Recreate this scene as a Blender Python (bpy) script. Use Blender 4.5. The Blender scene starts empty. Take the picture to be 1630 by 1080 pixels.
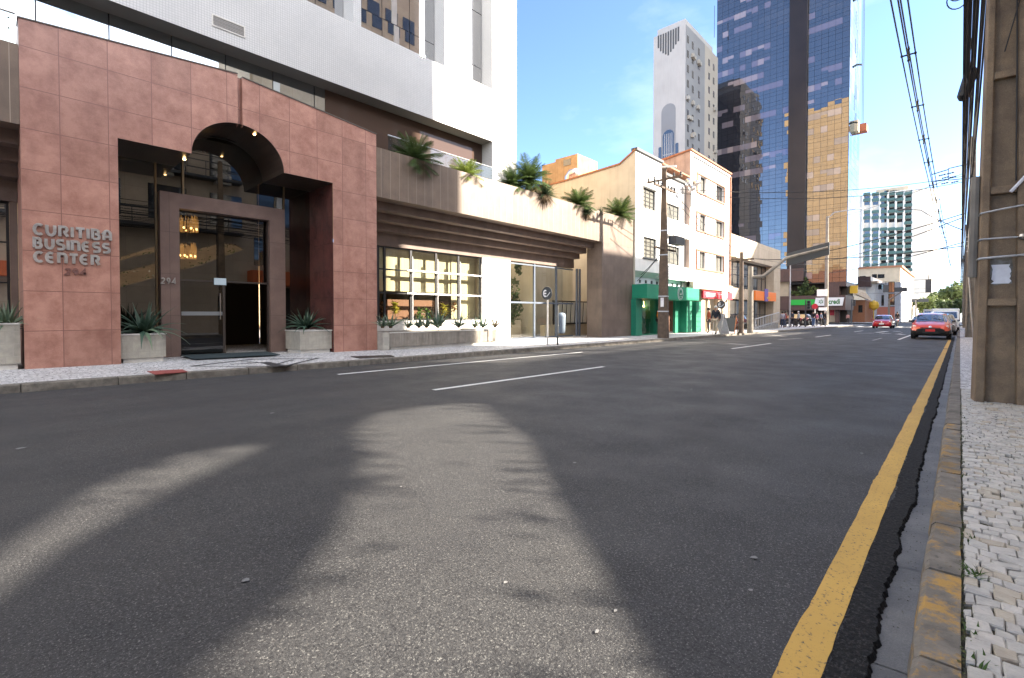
import bpy, bmesh, math, random
from mathutils import Vector, Matrix, noise as mnoise
PI=math.pi; rad=math.radians
rnd=random.Random(7)
SC=bpy.context.scene; COL=SC.collection
# ------------------------------------------------------------------ camera model (street axis = +X, across to the far side = +Y)
FX=770.0; PIT=rad(1.1); CH=1.2; SLOPE=-6/1049.0
TH=math.atan2(713.0,FX); CT,ST=math.cos(TH),math.sin(TH)
PPY=500+FX*math.tan(PIT)
CF=Vector((CT*math.cos(PIT),ST*math.cos(PIT),-math.sin(PIT))); CR=Vector((ST,-CT,0)); CU=Vector((CT*math.sin(PIT),ST*math.sin(PIT),math.cos(PIT)))
def ray(x,y): return CF+CR*((x-815)/FX)+CU*((PPY-y)/FX)
def G(x,y,off=0.0):
    d=ray(x,y); t=(CH-off)/(SLOPE*d.x-d.z); return Vector((d.x*t,d.y*t,CH+d.z*t))
def P(x,y,p):
    d=ray(x,y); t=p/d.y; return Vector((d.x*t,p,CH+d.z*t))
def S(x,y,s):
    d=ray(x,y); t=s/d.x; return Vector((s,d.y*t,CH+d.z*t))
def gz(s): return SLOPE*s
KERB=0.13
cam=bpy.data.cameras.new('camera'); co=bpy.data.objects.new('camera',cam); COL.objects.link(co)
cam.sensor_width=36; cam.sensor_fit='HORIZONTAL'; cam.lens=36*FX/1630; cam.shift_y=-(540-PPY)/1630
cam.clip_start=0.05; cam.clip_end=3000
co.location=(0,0,CH); co.rotation_euler=Matrix((CR,CU,-CF)).transposed().to_euler(); SC.camera=co
# ------------------------------------------------------------------ mesh builder
class MB:
    def __init__(s): s.v=[]; s.f=[]; s.m=[]
    def add(s,vs,fs,mi=0):
        o=len(s.v); s.v+=[tuple(v) for v in vs]
        for f in fs: s.f.append([i+o for i in f]); s.m.append(mi)
        return s
    def poly(s,pts,mi=0): return s.add(pts,[list(range(len(pts)))],mi)
    def box(s,x0,x1,y0,y1,z0,z1,mi=0):
        x0,x1=min(x0,x1),max(x0,x1); y0,y1=min(y0,y1),max(y0,y1); z0,z1=min(z0,z1),max(z0,z1)
        return s.add([(x0,y0,z0),(x1,y0,z0),(x1,y1,z0),(x0,y1,z0),(x0,y0,z1),(x1,y0,z1),(x1,y1,z1),(x0,y1,z1)],
            [[0,3,2,1],[4,5,6,7],[0,1,5,4],[1,2,6,5],[2,3,7,6],[3,0,4,7]],mi)
    def hexa(s,b,t,mi=0):   # 4 bottom pts, 4 top pts (ccw from above)
        return s.add(list(b)+list(t),[[3,2,1,0],[4,5,6,7],[0,1,5,4],[1,2,6,5],[2,3,7,6],[3,0,4,7]],mi)
    def bar(s,a,b,w,h,mi=0,up=(0,0,1)):
        a=Vector(a); b=Vector(b); d=(b-a).normalized(); u=Vector(up)
        if abs(d.dot(u))>.98: u=Vector((1,0,0))
        x=d.cross(u).normalized(); y=x.cross(d).normalized()
        q=lambda c:[c-x*w/2-y*h/2,c+x*w/2-y*h/2,c+x*w/2+y*h/2,c-x*w/2+y*h/2]
        return s.add(q(a)+q(b),[[0,1,2,3],[7,6,5,4],[4,5,1,0],[5,6,2,1],[6,7,3,2],[7,4,0,3]],mi)
    def tube(s,path,r,n=8,mi=0,cap=True):
        path=[Vector(p) for p in path]; rs=r if isinstance(r,(list,tuple)) else [r]*len(path)
        vs=[]; px=None
        for i,p in enumerate(path):
            d=(path[min(i+1,len(path)-1)]-path[max(i-1,0)]).normalized()
            if px is None:
                u=Vector((0,0,1)) if abs(d.z)<.9 else Vector((1,0,0)); px=d.cross(u).normalized()
            px=(px-d*px.dot(d)).normalized(); py=d.cross(px)
            for k in range(n):
                a=2*PI*k/n; vs.append(p+(px*math.cos(a)+py*math.sin(a))*rs[i])
        fs=[[i*n+k,i*n+(k+1)%n,(i+1)*n+(k+1)%n,(i+1)*n+k] for i in range(len(path)-1) for k in range(n)]
        if cap: fs+=[list(range(n))[::-1],[ (len(path)-1)*n+k for k in range(n)]]
        return s.add(vs,fs,mi)
    def lathe(s,prof,c=(0,0,0),n=16,mi=0,M=None):
        vs=[]
        for r,z in prof:
            for k in range(n):
                a=2*PI*k/n; v=Vector((r*math.cos(a),r*math.sin(a),z)); vs.append((M@v if M else v)+Vector(c))
        m=len(prof)
        fs=[[i*n+k,i*n+(k+1)%n,(i+1)*n+(k+1)%n,(i+1)*n+k] for i in range(m-1) for k in range(n)]
        fs+=[list(range(n))[::-1],[(m-1)*n+k for k in range(n)]]
        return s.add(vs,fs,mi)
    def prism(s,pts,M,d0,d1,mi=0):   # pts 2D ccw ; M(u,w,d)
        n=len(pts); vs=[M(u,w,d0) for u,w in pts]+[M(u,w,d1) for u,w in pts]
        return s.add(vs,[list(range(n)),list(range(2*n-1,n-1,-1))]+[[k+n,(k+1)%n+n,(k+1)%n,k] for k in range(n)],mi)
    def build(s,name,mats,parent=None,smooth=False,bevel=0,kind=None,link=True):
        me=bpy.data.meshes.new(name); off=Vector((0,0,0)); q=parent
        while q is not None: off+=q.location; q=q.parent
        me.from_pydata([(v[0]-off.x,v[1]-off.y,v[2]-off.z) for v in s.v],[],s.f)
        if not isinstance(mats,(list,tuple)): mats=[mats]
        for m in mats: me.materials.append(m)
        for p,mi in zip(me.polygons,s.m): p.material_index=mi
        bm=bmesh.new(); bm.from_mesh(me); bmesh.ops.recalc_face_normals(bm,faces=bm.faces[:]); bm.to_mesh(me); bm.free()
        if smooth:
            for p in me.polygons: p.use_smooth=True
        o=bpy.data.objects.new(name,me); COL.objects.link(o)
        if parent is not None: o.parent=parent
        if bevel:
            b=o.modifiers.new('bevel','BEVEL'); b.width=bevel; b.segments=2; b.limit_method='ANGLE'; b.angle_limit=rad(40)
        if kind: o['kind']=kind
        return o
def build_sep(mb,name,mats,parent=None,**k):
    par=list(range(len(mb.v)))
    def fd(i):
        while par[i]!=i: par[i]=par[par[i]]; i=par[i]
        return i
    for f in mb.f:
        for q in f[1:]: par[fd(q)]=fd(f[0])
    gs={}
    for f,mi in zip(mb.f,mb.m): gs.setdefault(fd(f[0]),[]).append((f,mi))
    out=[]
    for fs in gs.values():
        n=MB(); mp={}
        for f,mi in fs:
            for q in f:
                if q not in mp: mp[q]=len(n.v); n.v.append(mb.v[q])
            n.f.append([mp[q] for q in f]); n.m.append(mi)
        out.append(n.build(name,mats,parent,**k))
    return out
def thing(name,label,cat,loc=(0,0,0),group=None):
    o=bpy.data.objects.new(name,None); COL.objects.link(o); o.location=loc; o['label']=label; o['category']=cat; o.empty_display_size=.2
    if group: o['group']=group
    return o
def tag(o,label,cat,group=None):
    o['label']=label; o['category']=cat
    if group: o['group']=group
    return o
def setlab(o,label,group=None):
    o['label']=label
    if group: o['group']=group
def dup(root,loc,rz=0,label=None,sc=1,group=None):
    def cp(o,par):
        c=o.copy(); COL.objects.link(c); c.parent=par
        for ch in list(o.children): cp(ch,c)
        return c
    r=cp(root,None); r.location=loc; r.rotation_euler=(0,0,rz); r.scale=(sc,sc,sc)
    if label: r['label']=label
    if group: r['group']=group
    return r
# plane maps: M(u,w,d): u along, w up, d = depth into the building
def MY(p): return lambda u,w,d: Vector((u,p+d,w))        # left-side fronts (face the street, -Y)
def MYr(p): return lambda u,w,d: Vector((u,p-d,w))       # right-side fronts (face +Y)
def MX(s): return lambda u,w,d: Vector((s+d,u,w))        # faces looking back at the camera (-X)
def wall(mb,M,u0,u1,w0,w1,holes=(),depth=.2,mi=0,rmi=None):
    us=sorted({u0,u1,*[h[0] for h in holes],*[h[1] for h in holes]}); ws=sorted({w0,w1,*[h[2] for h in holes],*[h[3] for h in holes]})
    us=[u for u in us if u0-1e-6<=u<=u1+1e-6]; ws=[w for w in ws if w0-1e-6<=w<=w1+1e-6]
    for a,b in zip(us,us[1:]):
        for c,d in zip(ws,ws[1:]):
            m,k=(a+b)/2,(c+d)/2
            if any(h[0]<m<h[1] and h[2]<k<h[3] for h in holes): continue
            mb.poly([M(a,c,0),M(b,c,0),M(b,d,0),M(a,d,0)],mi)
    r=mi if rmi is None else rmi
    for a,b,c,d in holes:
        for (p,q) in (((a,c),(b,c)),((b,c),(b,d)),((b,d),(a,d)),((a,d),(a,c))):
            mb.poly([M(*p,0),M(*q,0),M(*q,depth),M(*p,depth)],r)
def mbox(mb,M,u0,u1,w0,w1,d0,d1,mi=0):
    mb.hexa([M(u0,w0,d0),M(u1,w0,d0),M(u1,w0,d1),M(u0,w0,d1)],[M(u0,w1,d0),M(u1,w1,d0),M(u1,w1,d1),M(u0,w1,d1)],mi)
def window(root,M,h,fm,gm,inset=.12,fw=.06,nx=2,nz=1,fd=.05,name='window',pname='pane'):
    u0,u1,w0,w1=h; f=MB(); e=.003
    u0+=e;u1-=e;w0+=e;w1-=e
    mbox(f,M,u0,u1,w0,w0+fw,inset,inset+fd); mbox(f,M,u0,u1,w1-fw,w1,inset,inset+fd)
    mbox(f,M,u0,u0+fw,w0+fw,w1-fw,inset,inset+fd); mbox(f,M,u1-fw,u1,w0+fw,w1-fw,inset,inset+fd)
    for i in range(1,nx):
        c=u0+(u1-u0)*i/nx; mbox(f,M,c-fw*.35,c+fw*.35,w0+fw,w1-fw,inset+.004,inset+fd-.004)
    for i in range(1,nz):
        c=w0+(w1-w0)*i/nz; mbox(f,M,u0+fw,u1-fw,c-fw*.3,c+fw*.3,inset+.008,inset+fd-.008)
    fo=f.build(name,fm,root); g=MB()
    g.poly([M(u0+fw*.5,w0+fw*.5,inset+fd*.6),M(u1-fw*.5,w0+fw*.5,inset+fd*.6),M(u1-fw*.5,w1-fw*.5,inset+fd*.6),M(u0+fw*.5,w1-fw*.5,inset+fd*.6)])
    g.build(pname,gm,fo); return fo
def rectY(xl,yt,yb,xr,p):
    a=P(xl,yt,p); b=P(xl,yb,p); c=P(xr,yt,p); return (a.x,c.x,b.z,a.z)
def rectX(xl,yt,yb,xr,s):   # returns (pmin,pmax,z0,z1) for a face at X=s
    a=S(xl,yt,s); b=S(xl,yb,s); c=S(xr,yt,s); return (c.y,a.y,b.z,a.z)
# ------------------------------------------------------------------ materials
def NT(name):
    m=bpy.data.materials.new(name); m.use_nodes=True; t=m.node_tree; t.nodes.clear()
    o=t.nodes.new('ShaderNodeOutputMaterial'); return m,t,o
def N(t,ty,**k):
    n=t.nodes.new(ty)
    for a,b in k.items():
        if hasattr(n,a): setattr(n,a,b)
        else: n.inputs[a].default_value=b
    return n
def c4(c): return (c[0],c[1],c[2],1)
def mixc(t,f,a,b,mode='MIX'):
    n=t.nodes.new('ShaderNodeMix'); n.data_type='RGBA'; n.blend_type=mode
    for s,i in ((f,0),(a,6),(b,7)):
        if isinstance(s,(int,float)): n.inputs[i].default_value=s
        elif isinstance(s,tuple): n.inputs[i].default_value=c4(s)
        else: t.links.new(s,n.inputs[i])
    return n.outputs[2]
def ramp(t,fac,a,b,ca=(0,0,0),cb=(1,1,1)):
    r=t.nodes.new('ShaderNodeValToRGB'); e=r.color_ramp.elements; e[0].position=a; e[1].position=b; e[0].color=c4(ca); e[1].color=c4(cb)
    t.links.new(fac,r.inputs[0]); return r.outputs[0]
def tnoise(t,vec,scale,detail=4,rough=.55):
    n=N(t,'ShaderNodeTexNoise'); n.inputs['Scale'].default_value=scale; n.inputs['Detail'].default_value=detail; n.inputs['Roughness'].default_value=rough
    t.links.new(vec,n.inputs['Vector']); return n.outputs['Fac']
def vecxz(t,vec):
    s=N(t,'ShaderNodeSeparateXYZ'); t.links.new(vec,s.inputs[0]); a=N(t,'ShaderNodeMath',operation='ADD'); t.links.new(s.outputs[0],a.inputs[0]); t.links.new(s.outputs[1],a.inputs[1])
    c=N(t,'ShaderNodeCombineXYZ'); t.links.new(a.outputs[0],c.inputs[0]); t.links.new(s.outputs[2],c.inputs[1]); return c.outputs[0]
def mat(name,col,rough=.7,metal=0,col2=None,ns=2.5,nd=6,lo=.35,hi=.65,nr=.55,speck=0,sps=180,bump=0,bs=80,brick=None,mortar=(.1,.1,.1),tint=.12,spec=.4,streak=0,scol=(.05,.045,.04),emit=0,coat=0,trans=0,alpha=None,shift=(0,0,0)):
    m,t,o=NT(name); tc=N(t,'ShaderNodeTexCoord'); mp=N(t,'ShaderNodeMapping'); mp.inputs['Location'].default_value=shift
    t.links.new(tc.outputs['Object'],mp.inputs[0]); vec=mp.outputs[0]
    b=N(t,'ShaderNodeBsdfPrincipled'); b.inputs['Roughness'].default_value=rough; b.inputs['Metallic'].default_value=metal; b.inputs['Specular IOR Level'].default_value=spec
    b.inputs['Coat Weight'].default_value=coat; b.inputs['Coat Roughness'].default_value=.08
    c=tuple(col); h=None
    if col2 is not None: c=mixc(t,ramp(t,tnoise(t,vec,ns,nd,nr),lo,hi),tuple(col),tuple(col2))
    if speck:
        f=ramp(t,tnoise(t,vec,sps,2),.4,.7); c=mixc(t,speck,c,mixc(t,1.0,c,f,'MULTIPLY'))
    if streak:   # rain streaks running down a wall
        mm=N(t,'ShaderNodeMapping'); mm.inputs['Scale'].default_value=(1.0,1.0,.09); t.links.new(vec,mm.inputs[0])
        f=ramp(t,tnoise(t,mm.outputs[0],4,5),.5,.78); mu=N(t,'ShaderNodeMath',operation='MULTIPLY'); t.links.new(f,mu.inputs[0]); mu.inputs[1].default_value=streak
        c=mixc(t,mu.outputs[0],c,tuple(scol))
    if brick:
        bt=N(t,'ShaderNodeTexBrick'); bt.offset=brick[3] if len(brick)>3 else 0; bt.offset_frequency=2
        bt.inputs['Scale'].default_value=1; bt.inputs['Brick Width'].default_value=brick[0]; bt.inputs['Row Height'].default_value=brick[1]; bt.inputs['Mortar Size'].default_value=brick[2]; bt.inputs['Mortar Smooth'].default_value=.3
        bt.inputs['Color1'].default_value=(1,1,1,1); bt.inputs['Color2'].default_value=(1-tint,1-tint,1-tint,1); bt.inputs['Mortar'].default_value=(1,1,1,1)
        t.links.new(vecxz(t,vec),bt.inputs['Vector']); c=mixc(t,1.0,c,bt.outputs['Color'],'MULTIPLY'); c=mixc(t,bt.outputs['Fac'],c,tuple(mortar)); h=bt.outputs['Fac']
    if isinstance(c,tuple): b.inputs['Base Color'].default_value=c4(c)
    else: t.links.new(c,b.inputs['Base Color'])
    if bump:
        bp=N(t,'ShaderNodeBump'); bp.inputs['Strength'].default_value=bump; bp.inputs['Distance'].default_value=.01
        t.links.new(tnoise(t,vec,bs,4),bp.inputs['Height']); t.links.new(bp.outputs[0],b.inputs['Normal'])
    if emit:
        b.inputs['Emission Color'].default_value=c4(col); b.inputs['Emission Strength'].default_value=emit
    if trans:
        tr=N(t,'ShaderNodeBsdfTranslucent'); mx=N(t,'ShaderNodeMixShader'); mx.inputs[0].default_value=trans
        if isinstance(c,tuple): tr.inputs[0].default_value=c4(c)
        else: t.links.new(c,tr.inputs[0])
        t.links.new(b.outputs[0],mx.inputs[1]); t.links.new(tr.outputs[0],mx.inputs[2]); t.links.new(mx.outputs[0],o.inputs[0])
    else: t.links.new(b.outputs[0],o.inputs[0])
    return m
def glass(name,tint=(.5,.5,.5),refl=.15,rough=.0,wave=0,wsc=.7,opaque=None,gcol=(1,1,1)):
    m,t,o=NT(name); g=N(t,'ShaderNodeBsdfGlossy'); g.inputs['Roughness'].default_value=rough; g.inputs['Color'].default_value=c4(gcol)
    if opaque: tr=N(t,'ShaderNodeBsdfPrincipled'); tr.inputs['Base Color'].default_value=c4(opaque); tr.inputs['Roughness'].default_value=1; tr.inputs['Specular IOR Level'].default_value=0
    else: tr=N(t,'ShaderNodeBsdfTransparent'); tr.inputs[0].default_value=c4(tint)
    lw=N(t,'ShaderNodeLayerWeight'); lw.inputs[0].default_value=.5; fr=N(t,'ShaderNodeMath',operation='POWER'); t.links.new(lw.outputs['Facing'],fr.inputs[0]); fr.inputs[1].default_value=4.0
    ma=N(t,'ShaderNodeMath',operation='MULTIPLY_ADD'); t.links.new(fr.outputs[0],ma.inputs[0]); ma.inputs[1].default_value=.95-refl; ma.inputs[2].default_value=refl
    if wave:
        tc=N(t,'ShaderNodeTexCoord'); bp=N(t,'ShaderNodeBump'); bp.inputs['Strength'].default_value=wave; bp.inputs['Distance'].default_value=.02
        t.links.new(tnoise(t,tc.outputs['Object'],wsc,1),bp.inputs['Height']); t.links.new(bp.outputs[0],g.inputs['Normal'])
    mx=N(t,'ShaderNodeMixShader'); t.links.new(ma.outputs[0],mx.inputs[0]); t.links.new(tr.outputs[0],mx.inputs[1]); t.links.new(g.outputs[0],mx.inputs[2]); t.links.new(mx.outputs[0],o.inputs[0])
    return m
def lamp_mat(name,col,st):
    m,t,o=NT(name); e=N(t,'ShaderNodeEmission'); e.inputs[0].default_value=c4(col); e.inputs[1].default_value=st; t.links.new(e.outputs[0],o.inputs[0]); return m
def asphalt_mat():
    m,t,o=NT('asphalt'); tc=N(t,'ShaderNodeTexCoord'); v=tc.outputs['Object']
    b=N(t,'ShaderNodeBsdfPrincipled'); b.inputs['Specular IOR Level'].default_value=.45
    c=mixc(t,ramp(t,tnoise(t,v,.35,5),.35,.7),(.026,.026,.028),(.037,.037,.039))
    mp=N(t,'ShaderNodeMapping'); mp.inputs['Scale'].default_value=(.03,1.1,1); t.links.new(v,mp.inputs[0])
    c=mixc(t,.5,c,mixc(t,ramp(t,tnoise(t,mp.outputs[0],1,3),.4,.6),(.023,.023,.026),(.040,.040,.041)))   # wheel tracks along the lanes
    c=mixc(t,ramp(t,tnoise(t,v,105,3,.85),.55,.68),c,(.20,.20,.19))     # stone chips
    c=mixc(t,ramp(t,tnoise(t,v,75,2,.7),.57,.42),c,(.016,.016,.018))      # pits between them
    c=mixc(t,ramp(t,tnoise(t,v,2.2,3),.66,.75),c,(.036,.035,.036))         # oil
    t.links.new(c,b.inputs['Base Color']); r=ramp(t,tnoise(t,v,1.2,3),.3,.7,(.60,.60,.60),(.80,.80,.80)); t.links.new(r,b.inputs['Roughness'])
    bp=N(t,'ShaderNodeBump'); bp.inputs['Strength'].default_value=.9; bp.inputs['Distance'].default_value=.006
    t.links.new(tnoise(t,v,110,3,.7),bp.inputs['Height']); t.links.new(bp.outputs[0],b.inputs['Normal']); t.links.new(b.outputs[0],o.inputs[0]); return m
def petit_pave(name,ca,cb,joint,sc=13):
    m,t,o=NT(name); tc=N(t,'ShaderNodeTexCoord'); v=tc.outputs['Object']; b=N(t,'ShaderNodeBsdfPrincipled'); b.inputs['Roughness'].default_value=.6
    nz=N(t,'ShaderNodeTexNoise'); nz.inputs['Scale'].default_value=5; t.links.new(v,nz.inputs['Vector'])
    vv=mixc(t,.03,v,nz.outputs['Color'])
    e=N(t,'ShaderNodeTexVoronoi',feature='DISTANCE_TO_EDGE'); e.inputs['Scale'].default_value=sc; t.links.new(vv,e.inputs['Vector'])
    k=N(t,'ShaderNodeTexVoronoi'); k.inputs['Scale'].default_value=sc; t.links.new(vv,k.inputs['Vector'])
    sp=N(t,'ShaderNodeSeparateColor'); t.links.new(k.outputs['Color'],sp.inputs[0])
    c=mixc(t,sp.outputs[0],ca,cb); c=mixc(t,.35,c,mixc(t,1.0,c,ramp(t,tnoise(t,v,.9,5),.3,.65,(.55,.54,.52),(1,1,1)),'MULTIPLY'))
    f=ramp(t,e.outputs['Distance'],.02,.09); c=mixc(t,f,joint,c); t.links.new(c,b.inputs['Base Color'])
    bp=N(t,'ShaderNodeBump'); bp.inputs['Strength'].default_value=.8; bp.inputs['Distance'].default_value=.01; t.links.new(f,bp.inputs['Height']); t.links.new(bp.outputs[0],b.inputs['Normal'])
    t.links.new(b.outputs[0],o.inputs[0]); return m
def kerb_mat(name,paint):
    m,t,o=NT(name); tc=N(t,'ShaderNodeTexCoord'); v=tc.outputs['Object']; b=N(t,'ShaderNodeBsdfPrincipled'); b.inputs['Roughness'].default_value=.8
    c=mixc(t,ramp(t,tnoise(t,v,9,6),.3,.7),(.095,.085,.072),(.21,.19,.16)); c=mixc(t,ramp(t,tnoise(t,v,40,3),.62,.75),c,(.05,.05,.045))
    if paint: c=mixc(t,ramp(t,tnoise(t,v,5,9,.75),0.50,.60),c,(.40,.235,.055))
    c=mixc(t,ramp(t,tnoise(t,v,2.5,5),.52,.75),c,(.075,.066,.055))
    t.links.new(c,b.inputs['Base Color']); bp=N(t,'ShaderNodeBump'); bp.inputs['Strength'].default_value=.9; bp.inputs['Distance'].default_value=.012; t.links.new(tnoise(t,v,30,6,.65),bp.inputs['Height'])
    t.links.new(bp.outputs[0],b.inputs['Normal']); t.links.new(b.outputs[0],o.inputs[0]); return m
def paint_mat(name,col,wear=.5):
    m,t,o=NT(name); tc=N(t,'ShaderNodeTexCoord'); v=tc.outputs['Object']; b=N(t,'ShaderNodeBsdfPrincipled'); b.inputs['Roughness'].default_value=.75
    c=mixc(t,ramp(t,tnoise(t,v,3,6),.3,.7),col,tuple(x*.82 for x in col)); f=ramp(t,tnoise(t,v,55,5,.75),.66-.12*wear,.74-.12*wear); c=mixc(t,f,c,(.06,.058,.055))
    t.links.new(c,b.inputs['Base Color']); bp=N(t,'ShaderNodeBump'); bp.inputs['Strength'].default_value=.6; bp.inputs['Distance'].default_value=.004; t.links.new(tnoise(t,v,120,3,.7),bp.inputs['Height'])
    t.links.new(bp.outputs[0],b.inputs['Normal']); t.links.new(b.outputs[0],o.inputs[0]); return m
# ------------------------------------------------------------------ light
SUN=Vector((.6,-.8,math.tan(rad(27)))).normalized()
w=bpy.data.worlds.new('World'); SC.world=w; w.use_nodes=True; t=w.node_tree; bg=t.nodes['Background']; sky=t.nodes.new('ShaderNodeTexSky'); sky.sky_type='NISHITA'
sky.sun_disc=False; sky.sun_elevation=rad(27); sky.sun_rotation=math.atan2(.6,-.8); sky.air_density=.65; sky.dust_density=.7; sky.ozone_density=3.0; sky.altitude=900
tc=t.nodes.new('ShaderNodeTexCoord'); sep=t.nodes.new('ShaderNodeSeparateXYZ'); t.links.new(tc.outputs['Generated'],sep.inputs[0])
mpw=t.nodes.new('ShaderNodeMapping'); mpw.inputs['Scale'].default_value=(1,1,2.4); t.links.new(tc.outputs['Generated'],mpw.inputs[0]); cn=tnoise(t,mpw.outputs[0],2.1,8,.58)
# bright broken cloud on the sun's side of the sky, only thin wisps over the far side of the street
side=N(t,'ShaderNodeMapRange'); side.interpolation_type='SMOOTHSTEP'; t.links.new(sep.outputs[1],side.inputs[0]); side.inputs[1].default_value=.02; side.inputs[2].default_value=-.55; side.inputs[3].default_value=0; side.inputs[4].default_value=1
thick=N(t,'ShaderNodeMath',operation='MULTIPLY'); t.links.new(ramp(t,cn,.40,.56),thick.inputs[0]); t.links.new(side.outputs[0],thick.inputs[1])
wis=N(t,'ShaderNodeMath',operation='MULTIPLY'); t.links.new(ramp(t,cn,.50,.80),wis.inputs[0]); wis.inputs[1].default_value=.10
mxm=N(t,'ShaderNodeMath',operation='MAXIMUM'); t.links.new(thick.outputs[0],mxm.inputs[0]); t.links.new(wis.outputs[0],mxm.inputs[1])
ccol=N(t,'ShaderNodeRGB'); CLOUD=10.0; ccol.outputs[0].default_value=(CLOUD,CLOUD*.97,CLOUD*.93,1)
t.links.new(mixc(t,mxm.outputs[0],sky.outputs[0],ccol.outputs[0]),bg.inputs[0]); bg.inputs[1].default_value=.118
sl=bpy.data.lights.new('sun','SUN'); sl.energy=5; sl.angle=rad(.8); sl.color=(1,.89,.74); so=bpy.data.objects.new('sun',sl); COL.objects.link(so); so.rotation_euler=SUN.to_track_quat('Z','Y').to_euler(); so.location=(20,-30,40)
SC.view_settings.view_transform='Standard'; SC.view_settings.look='None'; SC.view_settings.exposure=2.4; SC.view_settings.gamma=1
SC.cycles.use_denoising=True; SC.cycles.max_bounces=10; SC.cycles.transparent_max_bounces=16; SC.cycles.diffuse_bounces=4; SC.cycles.glossy_bounces=5
# ------------------------------------------------------------------ materials
M_asph=asphalt_mat(); M_tar=mat('torn_asphalt',(.010,.010,.011),.8,col2=(.060,.060,.060),ns=70,nd=3,lo=.52,hi=.68,nr=.8,speck=.4,sps=120,bump=1,bs=38,spec=.2)
M_pave=petit_pave('white_stone_pavement',(.72,.71,.70),(.50,.50,.505),(.14,.135,.13),11)
M_inlay=petit_pave('black_stone_inlay',(.035,.035,.04),(.06,.06,.065),(.02,.02,.02),14)
M_stoneA=mat('pale_paving_stone',(.50,.475,.43),.55,col2=(.38,.365,.34),ns=9,bump=.5,bs=60); M_stoneB=mat('grey_paving_stone',(.33,.32,.30),.6,col2=(.45,.435,.395),ns=14,bump=.5,bs=60); M_stoneC=mat('tan_paving_stone',(.34,.30,.24),.65,col2=(.42,.38,.31),ns=11,bump=.5,bs=60)
M_soil=mat('joint_soil',(.10,.09,.075),.95,col2=(.085,.085,.05),ns=9,bump=1,bs=90)
M_conc=mat('concrete',(.30,.29,.27),.85,col2=(.22,.21,.20),ns=4,bump=.4,bs=50,speck=.3)
M_gut=mat('smooth_gutter_concrete',(.105,.105,.107),.62,col2=(.19,.188,.185),ns=2.2,nd=10,lo=.45,hi=.66,nr=.65,bump=.35,bs=35,speck=.3)
M_kerbY=kerb_mat('worn_yellow_kerbstone',True); M_kerb=kerb_mat('kerbstone',False)
M_yel=paint_mat('yellow_road_paint',(.55,.34,.075),.75); M_wht=paint_mat('white_road_paint',(.72,.72,.70),.8); M_whtw=paint_mat('worn_white_paint',(.34,.34,.33),1.4)
M_red=mat('red_granite',(.68,.36,.275),.36,col2=(.44,.205,.155),ns=2.3,nd=10,lo=.40,hi=.64,nr=.70,streak=.18,scol=(.20,.10,.085),speck=.5,sps=260,brick=(.757,.785,.009),mortar=(.20,.095,.08),tint=.20,spec=.5,bump=.12,bs=25,shift=(.30,0,.03))
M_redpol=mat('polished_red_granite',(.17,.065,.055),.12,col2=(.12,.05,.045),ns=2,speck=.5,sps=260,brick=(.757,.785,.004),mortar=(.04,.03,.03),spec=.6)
M_brown=mat('brown_granite',(.265,.19,.14),.55,col2=(.20,.143,.107),ns=2.2,nd=8,speck=.5,sps=240,streak=.35,brick=(.335,60,.006),mortar=(.31,.245,.19),tint=.10,spec=.4)
M_brownS=mat('brown_granite_slab',(.25,.185,.15),.45,col2=(.18,.135,.11),ns=1.6,nd=8,speck=.5,sps=240,streak=.4,brick=(1.07,.80,.005),mortar=(.10,.075,.065),tint=.16,spec=.5)
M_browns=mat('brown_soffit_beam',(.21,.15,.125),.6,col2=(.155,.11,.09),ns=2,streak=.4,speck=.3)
M_doorg=mat('brown_granite_door_surround',(.33,.225,.19),.4,col2=(.26,.175,.15),ns=3,speck=.6,sps=260,brick=(50,1.05,.004),mortar=(.06,.045,.04))
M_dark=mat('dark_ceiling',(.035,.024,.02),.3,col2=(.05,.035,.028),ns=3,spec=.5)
M_mos=mat('white_mosaic_tile',(.54,.54,.535),.35,col2=(.47,.47,.47),ns=.6,nd=6,brick=(.062,.062,.006),mortar=(.34,.34,.345),tint=.06,spec=.4)
M_tanw=mat('beige_tower_side',(.70,.50,.27),.8,col2=(.60,.43,.24),ns=.4,brick=(3.2,3.0,.05),mortar=(.3,.26,.2))
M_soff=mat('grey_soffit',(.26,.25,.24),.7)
M_dframe=mat('dark_window_frame',(.022,.022,.024),.4,metal=.3); M_blueframe=mat('blue_grey_steel_frame',(.115,.14,.185),.4,metal=.2)
M_alu=mat('aluminium',(.62,.62,.62),.3,metal=.9); M_steel=mat('stainless_steel',(.55,.54,.53),.28,metal=1,col2=(.4,.39,.38),ns=8); M_letter=mat('brushed_letter_metal',(.54,.54,.54),.3,metal=.6,col2=(.40,.39,.38),ns=6)
M_galv=mat('galvanised_tube',(.50,.51,.52),.4,metal=.6,col2=(.4,.4,.41),ns=12)
M_brass=mat('dull_bronze',(.20,.15,.09),.4,metal=.8)
M_gband=glass('band_glass',tint=(.3,.28,.26),refl=.015,opaque=(.075,.05,.04),wave=.2,wsc=.35)
M_gskyl=glass('mirror_sky_glass',refl=.55,opaque=(.03,.035,.04),gcol=(.9,.97,1),wave=.25,wsc=.35)
M_gtow=glass('tower_strip_glass',refl=.42,opaque=(.03,.03,.035),wave=.35,wsc=.3)
M_gent=glass('smoked_entrance_glass',tint=(.16,.135,.11),refl=.13,wave=.06,wsc=.5)
M_gclear=glass('clear_glass',tint=(.86,.88,.84),refl=.05,wave=.04); M_gwin=glass('shop_window_glass',tint=(.85,.85,.78),refl=.07,wave=.05)
M_grail=glass('railing_glass',tint=(.80,.86,.86),refl=.04)
M_gdark=glass('dark_window_glass',refl=.12,opaque=(.02,.022,.025),wave=.1)
M_gpale=glass('net_curtain_glass',refl=.08,opaque=(.15,.15,.135),wave=.1)
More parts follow.
